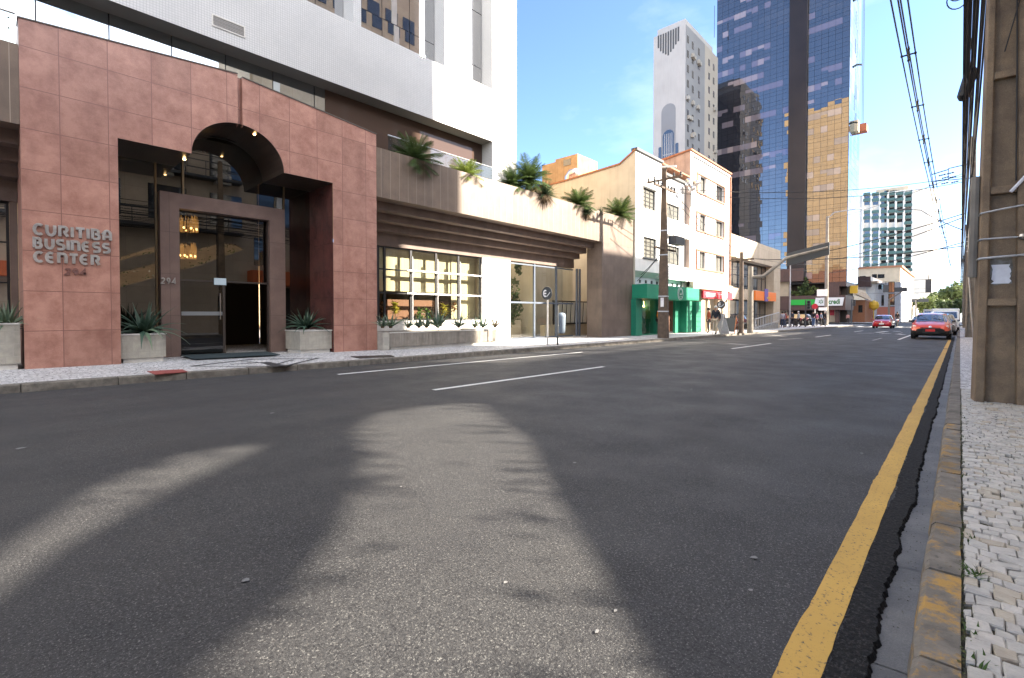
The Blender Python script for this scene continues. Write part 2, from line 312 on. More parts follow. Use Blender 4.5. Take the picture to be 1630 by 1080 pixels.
M_plant=mat('ribbed_concrete_planter',(.40,.36,.31),.85,col2=(.31,.28,.24),ns=5,bump=.5,bs=40,streak=.5,speck=.2)
M_plantc=mat('cast_concrete_planter',(.42,.39,.33),.8,col2=(.33,.31,.27),ns=7,bump=.4,bs=40,streak=.4,brick=(.21,.24,.008,.5),mortar=(.33,.31,.27),tint=.08)
M_cap=mat('pale_planter_rim',(.60,.58,.54),.7,col2=(.5,.48,.45),ns=8)
M_agave=mat('blue_green_agave_leaf',(.10,.155,.105),.45,col2=(.15,.20,.12),ns=6,trans=.12); M_agaved=mat('dark_agave_leaf',(.035,.072,.05),.45,col2=(.06,.10,.065),ns=6,trans=.1)
M_cyc=mat('cycad_frond',(.045,.080,.025),.45,col2=(.085,.125,.035),ns=3,trans=.25); M_cycl=mat('light_cycad_frond',(.13,.19,.03),.5,col2=(.20,.24,.05),ns=4,trans=.3)
M_yuc=mat('yucca_leaf',(.05,.085,.045),.5,col2=(.09,.125,.07),ns=6,trans=.2); M_dead=mat('dry_leaf',(.16,.11,.06),.9,col2=(.10,.07,.04),ns=9)
M_bark=mat('bark',(.09,.07,.05),.9,col2=(.05,.04,.03),ns=8,bump=.8,bs=25)
M_leaf=mat('tree_leaf',(.11,.15,.045),.6,col2=(.16,.20,.07),ns=.8,trans=.35); M_leafd=mat('dark_tree_leaf',(.065,.10,.035),.6,col2=(.10,.14,.05),ns=.8,trans=.3)
M_crot=mat('yellow_croton_leaf',(.45,.36,.05),.5,col2=(.28,.30,.05),ns=8,trans=.3); M_crotr=mat('red_croton_leaf',(.22,.07,.035),.5,col2=(.12,.09,.03),ns=8,trans=.3); M_broad=mat('bright_broad_leaf',(.10,.22,.04),.45,col2=(.16,.28,.07),ns=5,trans=.35)
M_white=mat('white_plaster',(.78,.77,.74),.85,col2=(.70,.69,.66),ns=1.5,streak=.10); M_cream=mat('cream_plaster',(.56,.52,.43),.9,col2=(.49,.45,.37),ns=1.2,nd=8,streak=.3,scol=(.25,.22,.16))
M_bluew=mat('pale_blue_plaster',(.60,.62,.66),.85,col2=(.52,.54,.58),ns=2)
M_green=mat('green_painted_front',(.012,.19,.11),.55,col2=(.010,.16,.095),ns=2,streak=.15); M_greenl=mat('light_green_fascia',(.015,.24,.135),.5,col2=(.012,.20,.115),ns=1.2,streak=.1)
M_pinkw=mat('pinkish_white_plaster',(.74,.72,.69),.85,col2=(.68,.65,.62),ns=1.3,streak=.12); M_brick=mat('brown_window_surround',(.36,.17,.10),.7,col2=(.30,.14,.085),ns=4)
M_mottl=mat('stained_pink_plaster',(.47,.365,.31),.9,col2=(.38,.29,.25),ns=2.2,nd=9,streak=.9,scol=(.07,.05,.045))
M_terra=mat('terracotta',(.38,.17,.09),.8,col2=(.26,.12,.07),ns=6); M_och=mat('ochre_plaster',(.42,.28,.14),.9,col2=(.33,.22,.11),ns=1.5,streak=.5,scol=(.15,.09,.05))
M_beige=mat('beige_stone_cladding',(.50,.41,.31),.75,col2=(.43,.35,.26),ns=1.5,brick=(1.3,.9,.012),mortar=(.35,.28,.2)); M_tan=mat('tan_render',(.50,.42,.31),.85,col2=(.43,.36,.27),ns=1)
M_grey=mat('grey_render',(.40,.40,.40),.85,col2=(.36,.36,.36),ns=.25,streak=.12); M_grey2=mat('grey_blue_render',(.21,.225,.245),.85,col2=(.19,.20,.22),ns=.25); M_gdk=mat('dark_grey',(.06,.065,.07),.6)
M_brn=mat('brown_cladding',(.11,.062,.052),.5,col2=(.085,.05,.043),ns=1,brick=(1.2,40,.02),mortar=(.05,.03,.028)); M_black=mat('black',(.012,.012,.013),.5); M_gblk=mat('gloss_black',(.01,.01,.011),.15,coat=.5)
M_wood=mat('weathered_wood',(.13,.095,.07),.85,col2=(.08,.06,.048),ns=5,nd=8,streak=.6,bump=.5,bs=30); M_polec=mat('concrete_pole',(.34,.245,.155),.85,col2=(.18,.13,.09),ns=2.2,nd=10,lo=.38,hi=.66,nr=.68,streak=.4,speck=.4,bump=.5,bs=45); M_polec2=mat('grey_concrete_pole',(.27,.245,.21),.85,col2=(.20,.18,.155),ns=3,streak=.4)
M_cable=mat('black_cable',(.012,.012,.014),.6); M_paper=mat('white_paper',(.75,.76,.80),.8,col2=(.6,.6,.64),ns=6); M_signw=mat('white_sign',(.78,.78,.78),.5); M_rsign=mat('red_sign',(.50,.03,.05),.5); M_orange=mat('orange_sign',(.80,.20,.03),.45); M_purple=mat('purple_sign',(.14,.10,.32),.5); M_yelsg=mat('yellow_sign',(.70,.45,.05),.5)
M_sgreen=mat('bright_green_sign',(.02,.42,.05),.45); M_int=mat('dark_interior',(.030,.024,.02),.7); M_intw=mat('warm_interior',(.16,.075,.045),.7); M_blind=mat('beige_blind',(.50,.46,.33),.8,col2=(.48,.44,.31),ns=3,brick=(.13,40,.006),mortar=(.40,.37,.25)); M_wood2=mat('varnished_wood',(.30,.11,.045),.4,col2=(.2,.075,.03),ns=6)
M_warm=lamp_mat('warm_lamp',(1,.62,.25),6); M_warmd=lamp_mat('chandelier_glow',(1,.55,.16),.42); M_sky2=lamp_mat('white_lamp',(1,.95,.85),4)
M_skin=mat('skin',(.42,.26,.19),.6); M_hair=mat('dark_hair',(.02,.015,.012),.6); M_hairg=mat('grey_hair',(.45,.44,.42),.7)
# ------------------------------------------------------------------ ground, road, kerbs
def sheet(mb,s0,s1,p0,p1,off,mi=0,n=1):
    for i in range(n):
        a=s0+(s1-s0)*i/n; b=s0+(s1-s0)*(i+1)/n
        mb.poly([(a,p0,gz(a)+off),(b,p0,gz(b)+off),(b,p1,gz(b)+off),(a,p1,gz(a)+off)],mi)
m=MB(); sheet(m,-400,1800,-900,900,-.06); m.build('ground',M_conc,kind='structure')
m=MB(); sheet(m,-80,900,.26,10.5,0); sheet(m,82,112,10.5,120,.0); sheet(m,78,95,-120,.26,0)
# torn edge of the asphalt along the gutter
edge_=lambda q:.222+.035*mnoise.noise(Vector((q*1.3,3,0)))+.016*mnoise.noise(Vector((q*6,1,0)))+.010*mnoise.noise(Vector((q*19,7,0)))+.006*mnoise.noise(Vector((q*55,2,0)))
a=-80.0; prev=.25
while a<78:
    st=.009 if -1<a<12 else (.25 if a<40 else 2.0)
    b=min(a+st,78); nx=edge_(b)
    m.poly([(a,.26,gz(a)),(a,prev,gz(a)-.004),(b,nx,gz(b)-.004),(b,.26,gz(b))]); m.poly([(a,prev,gz(a)-.004),(a,prev-.012,gz(a)-.03),(b,nx-.012,gz(b)-.03),(b,nx,gz(b)-.004)])
    a=b; prev=nx
m.build('road',M_asph,kind='structure')
m=MB(); a=-2.0; prev=None   # tar band where the new layer breaks off
while a<40:
    b=a+(.009 if a<12 else .3); e=edge_
    w_=lambda q:.100+.012*mnoise.noise(Vector((q*4,9,0)))+.014*mnoise.noise(Vector((q*23,4,0)))
    x0,x1=e(a),e(b); m.poly([(a,x0-.002,gz(a)+.0035),(b,x1-.002,gz(b)+.0035),(b,x1+w_(b),gz(b)+.0045),(a,x0+w_(a),gz(a)+.0045)]); m.poly([(a,x0-.002,gz(a)+.0035),(a,x0-.02,gz(a)-.028),(b,x1-.02,gz(b)-.028),(b,x1-.002,gz(b)+.0035)]); a=b
m.build('broken_asphalt_edge',M_tar,kind='structure')
m=MB(); a=-6.0
while a<78:   # gutter channel in cast lengths
    b=a+(.9 if a<14 else 6); g=.0025
    m.poly([(a+g,.105,gz(a)-.012),(b-g,.105,gz(b)-.012),(b-g,.30,gz(b)-.022),(a+g,.30,gz(a)-.022)]); a=b
m.build('gutter',M_gut,kind='structure')
def kerbline(name,p0,p1,s0,s1,mt,L,h=KERB,near=True):
    m=MB(); a=s0; r=random.Random(int(p0*100)+5)
    while a<s1:
        b=min(a+L*r.uniform(.8,1.2),s1); g=.006; j=lambda k=.008:r.uniform(-k,k)
        d=.02 if p1>p0 else -.02
        n=5; pts=[]
        for i in range(n+1):
            s=a+g+(b-a-2*g)*i/n; jj=j(.006); pts.append((s,p0+jj,p0+d+jj,p1+j(.004),h+j(.004)))
        for q,w2 in zip(pts,pts[1:]):
            for (A,B) in ((0,0),):
                m.poly([(q[0],q[1],gz(q[0])-.05),(w2[0],w2[1],gz(w2[0])-.05),(w2[0],w2[2],gz(w2[0])+w2[4]-.018),(q[0],q[2],gz(q[0])+q[4]-.018)])
                m.poly([(q[0],q[2],gz(q[0])+q[4]-.018),(w2[0],w2[2],gz(w2[0])+w2[4]-.018),(w2[0],w2[2]+d*.8,gz(w2[0])+w2[4]),(q[0],q[2]+d*.8,gz(q[0])+q[4])])
                m.poly([(q[0],q[2]+d*.8,gz(q[0])+q[4]),(w2[0],w2[2]+d*.8,gz(w2[0])+w2[4]),(w2[0],w2[3],gz(w2[0])+w2[4]),(q[0],q[3],gz(q[0])+q[4])])
        for q in (pts[0],pts[-1]): m.poly([(q[0],q[1],gz(q[0])-.05),(q[0],q[2],gz(q[0])+q[4]-.018),(q[0],q[2]+d*.8,gz(q[0])+q[4]),(q[0],q[3],gz(q[0])+q[4]),(q[0],q[3],gz(q[0])-.05)])
        a=b
    return m.build(name,mt,kind='structure')
kerbline('kerb',.118,-.018,-3,6.6,M_kerbY,.62); kerbline('kerb',.118,-.018,6.61,78,M_kerb,.9)
kerbline('kerb',10.5,10.68,-30,58,M_kerb,1.0); kerbline('kerb',10.5,10.68,58.02,80,M_kerb,3); kerbline('kerb',10.5,10.68,112,300,M_kerb,8); kerbline('kerb',.118,-.018,95,300,M_kerb,8)
m=MB(); sheet(m,-60,80,10.67,60,KERB-.003); sheet(m,112,330,10.67,60,KERB-.003)
cx,cy=80,14.0; pts=[(80,14)]+[(80+3.4*math.sin(k*PI/16),14-3.4*math.cos(k*PI/16)) for k in range(9)]
m.poly([(x,y,gz(x)+KERB-.003) for x,y in pts]); m.box(80,83.4,14,60,-1,gz(80)+KERB-.005); m.build('pavement',M_pave,kind='structure')
m=MB(); sheet(m,10,78,-3.4,-.017,KERB-.004); sheet(m,95,330,-3.4,-.017,KERB-.004); sheet(m,-60,10,-3.4,-.75,KERB-.004); m.build('pavement',M_pave,kind='structure')
m=MB(); sheet(m,-4,10,-.76,-.017,KERB-.02); m.build('pavement_bed',M_soil,kind='structure')
# hand-laid stones of the pavement beside the camera
m=MB(); r=random.Random(3); ds,dp=.076,.066; ns_=int((10-.3)/ds); np_=int(.74/dp); gr={}
for i in range(ns_+1):
    for j in range(np_+2):
        x=.3+ds*(i+r.uniform(-.20,.20))+.05*mnoise.noise(Vector((i*.09,j*.25,0))); y=-.026-dp*(j-(.5 if i%2 else 0)+r.uniform(-.27,.27)); gr[i,j]=(x,min(y,-.024))
for i in range(ns_):
    for j in range(np_+1):
        o_=1 if i%2 else 0
        q=[gr[i,j],gr[i+1,j],gr[i+1,j+1],gr[i,j+1]]
        ymid=[(a_[1]+b_[1])/2 for a_,b_ in ((q[0],q[1]),(q[3],q[2]))]
        yo=r.uniform(-.35,.35)*dp*.6; q=[(q[0][0],q[0][1]),(q[1][0],q[0][1]+r.uniform(-.006,.006)),(q[2][0],q[3][1]+r.uniform(-.006,.006)),(q[3][0],q[3][1])]
        if q[0][1]-q[3][1]<.02: continue
        q=[(x,min(y,-.026)) for x,y in q]
        c=(sum(v[0] for v in q)/4,sum(v[1] for v in q)/4)
        if r.random()<.006: continue
        h=KERB+r.uniform(-.004,.004); tx,ty=r.uniform(-.06,.06),r.uniform(-.06,.06)
        k1,k2=r.uniform(.93,.985),r.uniform(.78,.90); z=lambda x,y,d:gz(x)+h-d+(x-c[0])*tx+(y-c[1])*ty
        sh=r.uniform(-.35,.35); q=[(x+(y-c[1])*sh+r.uniform(-.004,.004),y+r.uniform(-.004,.004)) for x,y in q]; lo=[(c[0]+(x-c[0])*k1,c[1]+(y-c[1])*k1) for x,y in q]; hi=[(c[0]+(x-c[0])*k2,c[1]+(y-c[1])*k2) for x,y in q]
        mi=r.choice((0,0,0,1,1,2)) if r.random()<.8 else 1
        m.add([(x,y,gz(x)+h-.022) for x,y in lo]+[(x,y,z(x,y,.006)) for x,y in lo]+[(x,y,z(x,y,0)) for x,y in hi],[[0,1,5,4],[1,2,6,5],[2,3,7,6],[3,0,4,7],[4,5,9,8],[5,6,10,9],[6,7,11,10],[7,4,8,11],[8,9,10,11]],mi)
m.build('pavement_stones',[M_stoneA,M_stoneB,M_stoneC],kind='structure')
# painted lines
m=MB(); a=-3.0
e2=lambda q,k:.010*mnoise.noise(Vector((q*2.2,k,0)))+.005*mnoise.noise(Vector((q*17,k,0)))
while a<34.5:
    b=a+(.06 if a<10 else .5)
    if not (24.1<a<24.8): m.poly([(a,.325+e2(a,1),gz(a)+.006),(b,.325+e2(b,1),gz(b)+.006),(b,.443+e2(b,5),gz(b)+.006),(a,.443+e2(a,5),gz(a)+.006)])
    a=b
m.build('yellow_kerb_line',M_yel,kind='structure')
m=MB()
for s0,s1,p in ((4.77,13.4,9.22),(4.84,9.9,6.2),(18.9,24.0,6.26),(33.6,38.3,6.33),(48,53,6.33),(62,67,6.33)): sheet(m,s0,s1,p-.055,p+.055,.004)
m.build('lane_marking',M_wht,kind='structure')
m=MB()
for s0,s1,p in ((-9.6,-4.6,6.2),(31,35,3.3),(45,49,3.3),(59,64,3.3)): sheet(m,s0,s1,p-.055,p+.055,.004)
for px in ((1160,547,1190,550),(1240,541,1275,539),(1220,533,1250,536)):
    q,w2=G(*px[:2]),G(*px[2:]); m.bar(q+Vector((0,0,.003)),w2+Vector((0,0,.003)),.25,.003)
m.build('worn_lane_marking',M_whtw,kind='structure')
m=MB()
for k in range(7): sheet(m,76,79.5,1.2+k*1.35,1.8+k*1.35,.004)
for k in range(8): sheet(m,84+k*1.4,84.7+k*1.4,10.8,14.5,.004)
m.build('crosswalk',M_wht,kind='structure')
m=MB()
for (x0,y0),(x1,y1),wd in (((1430,541),(1451,533.5),.12),((1395,529.5),(1412,528),.3),((1402,531),(1417,531.5),.35),((1424,527.5),(1432,528),.3),((1428,532),(1439,533),.3),((1365,531),(1390,530.5),.12)):
    m.bar(G(x0,y0,.005),G(x1,y1,.005),wd,.003)
m.build('road_arrow',M_wht,kind='structure')
# dark stone pattern and covers on the far pavement
m=MB(); q=lambda x,y:G(x,y,KERB+.002)
for (x0,y0),(x1,y1),wd in (((304,583.2),(400,572.4),.10),((400,572.2),(497,570.6),.06),((455,582.6),(506,570.3),.09),((443,579),(466,573),.05),((308,583.2),(435,583.6),.045),((385,576),(412,577.5),.04),((430,572.2),(452,571.5),.05),((366,580),(412,578),.04)): m.bar(q(x0,y0),q(x1,y1),wd,.003)
m.poly([q(*v) for v in ((412,577),(429,576.2),(458,582.7),(435,583.9))])
m.build('pavement_inlay',M_inlay,kind='structure')
m=MB(); A,B,C_,D=[G(*v,KERB) for v in ((234.5,592),(290,589.0),(299,592.8),(247,597.2))]
m.hexa([A,D,C_,B],[v+Vector((0,0,.012)) for v in (A,D,C_,B)]); tag(m.build('utility_cover',mat('red_iron_cover',(.30,.075,.065),.6,col2=(.22,.06,.05),ns=12,bump=.6,bs=90)),'red rectangular utility cover set in the white pavement before the granite entrance','utility cover')
m=MB(); A,B,C_,D=[G(*v,KERB) for v in ((558,568),(622,566),(628,568.5),(572,571.2))]
m.hexa([A,D,C_,B],[v+Vector((0,0,.012)) for v in (A,D,C_,B)]); tag(m.build('drain_grate',mat('dark_iron_grate',(.06,.05,.045),.6,metal=.3,brick=(.05,40,.015),mortar=(.015,.015,.015))),'long dark drain grate in the pavement right of the red granite pier','drain grate')
m=MB()
for (x,y,sz) in ((638,775,.012),(390,924,.02),(805,927,.012),(950,1006,.012),(1200,888,.02),(33,714,.035),(433,658,.03),(915,737,.02),(1372,722,.016),(1195,940,.012),(980,972,.012),(120,628,.03),(1130,604,.03),(1100,620,.025)):
    c=G(x,y,.004); n=6; k=[rnd.uniform(.6,1.3) for _ in range(n)]
    m.poly([(c.x+sz*k[i]*math.cos(2*PI*i/n),c.y+sz*.8*k[i]*math.sin(2*PI*i/n),c.z+rnd.uniform(0,.004)) for i in range(n)])
m.build('litter',mat('gum_spot',(.20,.20,.20),.8),kind='stuff')
# ------------------------------------------------------------------ office building with the red granite portal
OB=thing('office_building','white mosaic office block with a red granite arched entrance portal and a brown granite wing','office building',(4.34,13.3,gz(4)+KERB))
p0=13.3; PG=14.8; sL,sR=.45,8.19; sc=4.34; jl,jr=1.92,6.77; zl=4.97; ra,rz=1.06,.985; gL=gz(4)+.08
def ztop(s): return 6.87+(s-sL)/(4.29-sL)*.31 if s<4.35 else 7.13-(s-4.40)/(sR-4.40)*.39
def zbot(s):
    if s<=jl or s>=jr: return gL
    d=abs(s-sc)
    return zl+rz*math.sqrt(max(0,1-(d/ra)**2)) if d<ra else zl
m=MB(); slot=(4.285,4.395)
ss=sorted({sL,jl,jr,sR,*slot,sc-ra,sc+ra,*[sc+ra*math.cos(k*PI/40) for k in range(41)]})
for a,b in zip(ss,ss[1:]):
    mid=(a+b)/2; d=0.14 if slot[0]<mid<slot[1] else 0
    if mid<jl or mid>jr: za=zb=gL
    elif abs(mid-sc)<ra: za,zb=zbot(a) if abs(a-sc)<ra-1e-6 else zl,zbot(b) if abs(b-sc)<ra-1e-6 else zl
    else: za=zb=zl
    ta,tb=(ztop(a+1e-4),ztop(b-1e-4)) if not d else (ztop(a)-.03,ztop(a)-.03)
    m.poly([(a,p0+d,za),(b,p0+d,zb),(b,p0+d,tb),(a,p0+d,ta)])
for s in slot: m.poly([(s,p0,5.9),(s,p0+.14,5.9),(s,p0+.14,7.13),(s,p0,7.13)])
m.poly([(sL,p0,gL),(sL,15.2,gL),(sL,15.2,ztop(sL)),(sL,p0,ztop(sL))]); m.poly([(sR,p0,gL),(sR,15.2,gL),(sR,15.2,ztop(sR)),(sR,p0,ztop(sR))])
PW=m.build('portal_wall',M_red,OB)
m=MB()
for s,o in ((jl,.0),(jr,.0)): m.poly([(s,p0+.01,gL),(s,PG+.3,gL),(s,PG+.3,zl),(s,p0+.01,zl)])
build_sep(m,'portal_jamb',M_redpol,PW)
m=MB(); m.box(sL-.015,4.285,p0-.02,13.75,0,.025); m.v=[(x,y,ztop(min(max(x,sL),4.28))+z) for x,y,z in m.v]; n0=len(m.v)
m.box(4.395,sR+.015,p0-.02,13.75,0,.025); m.v[n0:]=[(x,y,ztop(min(max(x,4.4),sR))+z) for x,y,z in m.v[n0:]]; m.build('coping',mat('dark_metal_coping',(.10,.085,.075),.5),PW)
m=MB()
m.poly([(jl,p0+.005,zl),(sc-ra,p0+.005,zl),(sc-ra,PG,zl),(jl,PG,zl)]); m.poly([(sc+ra,p0+.005,zl),(jr,p0+.005,zl),(jr,PG,zl),(sc+ra,PG,zl)])
K=24
for k in range(K):
    a0,a1=PI*k/K,PI*(k+1)/K; q=lambda a,p:(sc+ra*math.cos(a),p,zl+rz*math.sin(a))
    m.poly([q(a0,p0+.005),q(a1,p0+.005),q(a1,PG),q(a0,PG)])
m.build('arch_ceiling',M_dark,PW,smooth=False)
for (x,y,pp) in ((293.5,248,13.85),(405,211.5,13.5)):
    c=P(x,y,pp); zz=zbot(c.x)-.012; l=MB(); l.lathe([(.034,zz-.004),(.024,zz-.024)],(c.x,pp,0),10); l.build('ceiling_spotlight',M_warm,PW)
# entrance glazing, granite door surround, doors
m=MB()
K=20; top=[(sc+ra*math.cos(PI*k/K),zl+rz*math.sin(PI*k/K)) for k in range(K+1)]
m.poly([(jl,PG,2.06),(jr,PG,2.06),(jr,PG,zl)]+[(x,PG,z) for x,z in top]+[(jl,PG,zl)]); m.poly([(jl,PG,gL),(4.36,PG,gL),(4.36,PG,2.06),(jl,PG,2.06)]); m.poly([(5.46,PG,gL),(jr,PG,gL),(jr,PG,2.06),(5.46,PG,2.06)])
EG=m.build('entrance_glazing',M_gent,OB)
m=MB()
for s in (2.86,5.98): m.box(s-.02,s+.02,PG-.05,PG+.03,gL,zl)
m.box(3.42,3.46,PG-.07,PG-.02,4.26,5.15); build_sep(m,'glazing_post',M_brass,EG)
m=MB(); zt,zi=4.25,3.88; q0,q1,q2,q3=2.90,3.30,5.49,5.92; pf=14.55
for a,b,c,d in ((q0,q1,gL,zt),(q2,q3,gL,zt),(q1,q2,zi,zt)): m.box(a,b,pf,PG-.01,c,d)
DS=m.build('door_surround',M_doorg,OB)
m=MB(); zt2=2.05
m.box(q1,q2,14.66,14.70,zt2,zt2+.045); m.box(4.30,4.36,14.66,14.70,gL,zt2)
m.box(q1,q1+.03,14.66,14.70,gL,zi); m.box(q2-.03,q2,14.66,14.70,gL,zi)
m.build('door_frame',mat('dark_bronze_frame',(.055,.042,.035),.55,metal=.2),DS)
m=MB(); m.box(q1+.03,4.30,14.675,14.685,gL+.02,zt2); D1=m.build('glass_door',glass('door_glass',tint=(.42,.40,.38),refl=.10),DS)
m=MB(); m.tube([(4.22,14.60,1.05),(4.22,14.60,1.75)],.016,8); m.bar((4.22,14.60,1.1),(4.22,14.68,1.1),.015,.015); m.bar((4.22,14.60,1.7),(4.22,14.68,1.7),.015,.015); m.build('door_handle',M_steel,D1)
m=MB(); m.box(q1+.05,4.29,14.668,14.672,1.16,1.26); m.build('frosted_band',mat('frosted_band_film',(.20,.21,.22),.6),D1)
m=MB(); m.box(4.09,4.38,14.63,14.65,1.98,2.16); m.build('door_plate',mat('pale_door_plate',(.50,.60,.66),.4),DS)
def strokes(mb,M,lines,u,w,h,wd,d0,d1,asp=1.0):
    for li,ln in enumerate(lines):
        pts=[Vector((u+x*h*asp,w+y*h)) for x,y in ln]; L=[];R_=[]
        for i,p in enumerate(pts):
            a=(pts[i]-pts[i-1]).normalized() if i else (pts[1]-pts[0]).normalized(); b=(pts[i+1]-pts[i]).normalized() if i<len(pts)-1 else a
            t=(a+b).normalized(); n=Vector((-t.y,t.x)); k=wd/2/max(.5,t.dot(a)); L.append(p+n*k); R_.append(p-n*k)
        e=.0015*li
        for i in range(len(pts)-1):
            q=[R_[i],R_[i+1],L[i+1],L[i]]; f=[M(v.x,v.y,d0-e) for v in q]; b_=[M(v.x,v.y,d1) for v in q]
            mb.add(f+b_,[[0,1,2,3],[0,1,5,4],[2,3,7,6]]+([[3,0,4,7]] if i==0 else [])+([[1,2,6,5]] if i==len(pts)-2 else []))
arc=lambda cx,cy,rx,ry,a0,a1,n=8:[(cx+rx*math.cos(rad(a0+(a1-a0)*k/n)),cy+ry*math.sin(rad(a0+(a1-a0)*k/n))) for k in range(n+1)]
GLY={'C':[arc(.46,.5,.40,.42,50,310,12)],'U':[[(.08,.95)]+arc(.42,.42,.34,.34,180,360,8)+[(.76,.95)]],'R':[[(.08,.05),(.08,.9),(.5,.9)]+arc(.5,.68,.22,.22,80,-90,6)+[(.36,.46)],[(.48,.46),(.78,.05)]],
 'I':[[(.08,.05),(.08,.95)]],'T':[[(.0,.9),(.8,.9)],[(.4,.83),(.4,.05)]],'B':[[(.08,.08),(.08,.92),(.45,.92)]+arc(.45,.72,.2,.2,80,-80,5)+[(.3,.51)],[(.3,.5),(.5,.5)]+arc(.5,.29,.22,.21,80,-90,5)+[(.14,.08)]],
 'A':[[(.06,.05),(.06,.6)]+arc(.39,.6,.33,.32,180,0,8)+[(.72,.05)],[(.12,.36),(.66,.36)]],'S':[[(.74,.90),(.34,.90)]+arc(.32,.71,.22,.19,110,270,6)+arc(.52,.29,.22,.21,90,-90,6)+[(.06,.08)]],
 'N':[[(.08,.05),(.08,.9),(.5,.9)]+arc(.5,.62,.27,.28,80,0,5)+[(.77,.05)]],'E':[arc(.44,.5,.37,.42,55,305,12)[0:13],[(.10,.5),(.66,.5)]],
 '2':[arc(.4,.68,.3,.24,160,-30,7)+[(.08,.08),(.74,.08)]],'9':[arc(.4,.66,.27,.26,0,360,12),[(.68,.66),(.62,.3),(.3,.06)]],'4':[[(.6,.05),(.6,.95),(.06,.3),(.8,.3)]]}
ADV={'I':.42,'T':1.04,'C':1.06,'S':1.08}
def lettering(name,txt,M,u0,u1,w0,w1,wd,d0,d1,mt,par):
    tot=sum(ADV.get(c,1.12) for c in txt)-.28; h=w1-w0; asp=(u1-u0)/h/tot; mb=MB(); u=0
    for c in txt: strokes(mb,M,GLY[c],u0+u*h*asp,w0,h,wd,d0,d1,asp); u+=ADV.get(c,1.12)
    return mb.build(name,mt,par)
MP=MY(p0)
for txt,(xa,ya,yb),xb in (('CURITIBA',(53,355.5,374),177),('BUSINESS',(53,378,395.5),174),('CENTER',(54,400,417.5),158)):
    a=P(xa,ya,p0); b=P(xb,ya,p0); c=P(xa,yb,p0); lettering('lettering',txt,MP,a.x,b.x,c.z,a.z,.050,-.045,.0,M_letter,PW)
a=P(103,427,p0); b=P(137,427,p0); c=P(103,437.5,p0); lettering('house_number','294',MP,a.x,b.x,c.z,a.z,.035,-.03,0,mat('painted_red_number',(.24,.13,.12),.3,metal=.5),PW)
a=P(256,442,pf); b=P(280,443,pf); c=P(256,452,pf); lettering('house_number','294',MY(pf),a.x,b.x,c.z,a.z,.028,-.025,0,M_letter,DS)
# dark lobby behind the glass
m=MB(); zc=5.95
m.poly([(jl,19,0),(jr,19,0),(jr,19,zc),(jl,19,zc)]); m.poly([(jl-.02,PG+.02,0),(jl-.02,19,0),(jl-.02,19,zc),(jl-.02,PG+.02,zc)]); m.poly([(jr+.02,PG+.02,0),(jr+.02,19,0),(jr+.02,19,zc),(jr+.02,PG+.02,zc)]); m.poly([(jl,PG+.02,zc),(jr,PG+.02,zc),(jr,19,zc),(jl,19,zc)]); m.poly([(jl,PG,gL+.01),(jr,PG,gL+.01),(jr,19,gL+.01),(jl,19,gL+.01)])
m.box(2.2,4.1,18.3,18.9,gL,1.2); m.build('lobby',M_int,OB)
ch=thing('chandelier','tiered crystal chandelier glowing amber behind the entrance glass','chandelier',tuple(P(300,400,15.6)))
c=P(298,400,15.6)
for (zz,rr) in ((P(298,415,15.6).z,.22),(P(298,372,15.6).z,.27)):
    m=MB(); r=random.Random(5)
    for k in range(60):
        a=r.uniform(0,2*PI); q=rr*r.uniform(.5,1); L=r.uniform(.2,.45); m.box(c.x+q*math.cos(a)-.006,c.x+q*math.cos(a)+.006,c.y+q*math.sin(a)-.006,c.y+q*math.sin(a)+.006,zz+.05,zz+.05+L)
    m.build('crystal_strings',M_warmd,ch); m=MB()
    for k in range(9):
        a=2*PI*k/9; m.lathe([(.012,-.03),(.03,0),(.012,.03)],(c.x+rr*.9*math.cos(a),c.y+rr*.9*math.sin(a),zz+.12),6)
    build_sep(m,'bulb',M_warm,ch)
m=MB(); m.tube([(c.x,c.y,5.9),(c.x,c.y,c.z+.3)],.012,6); m.build('chain',M_brass,ch)
# step and mat before the door
m=MB(); A=[G(*v,KERB) for v in ((262,574),(285,576),(460,566),(448,557))]
m.box(jl+.9,jr-.6,13.32,PG,gL-.1,gL+.035); m.build('threshold',mat('grey_step_stone',(.33,.30,.29),.7,col2=(.27,.25,.24),ns=4),OB)
m=MB(); q=[G(*v,KERB+.045) for v in ((287,565.5),(308,571.3),(446,564.5),(424,559.5))]; m.hexa([v-Vector((0,0,.012)) for v in q],q); tag(m.build('door_mat',mat('dark_door_mat',(.03,.045,.05),.95,bump=.6,bs=200)),'dark green door mat lying in front of the glass entrance doors','door mat')
# ---- brown granite wing
zb0=4.84; zt0=6.36; sE=24.25; sP=21.05
m=MB()
for a,b in ((sR+.004,sE),(-14,sL-.004)):
    m.box(a,b,p0,p0+.22,zb0,zt0); m.box(a,b,13.95,14.3 if b>10 else 13.98,zb0,zt0-.25); m.box(a,b,p0+.22,13.95,zt0-.3,zt0-.25)
W=m.build('parapet',M_brown,OB)
m=MB(); m.box(sP,sE,p0-.003,p0+.9,gz(21),zb0-.004); m.build('end_pier',M_brownS,OB)
m=MB()
zz=[zb0,P(601,333,13.75).z,P(601,350,14.2).z,P(601,366,14.65).z]; pp=[13.52,13.78,14.22,14.66,15.1]
for a,b in ((sR+.004,sP-.004),(-14,sL-.004)):
    for k in range(3): m.box(a,b,pp[k+1],pp[k+1]+.35,zz[k+1],zz[k]+.03)
    m.box(a,b,15.02,15.35,3.62,zz[3]+.05)
    m.poly([(a,p0+.22,zz[0]),(b,p0+.22,zz[0]),(b,pp[1]+.01,zz[0]),(a,pp[1]+.01,zz[0])])
build_sep(m,'soffit_beam',M_browns,OB)
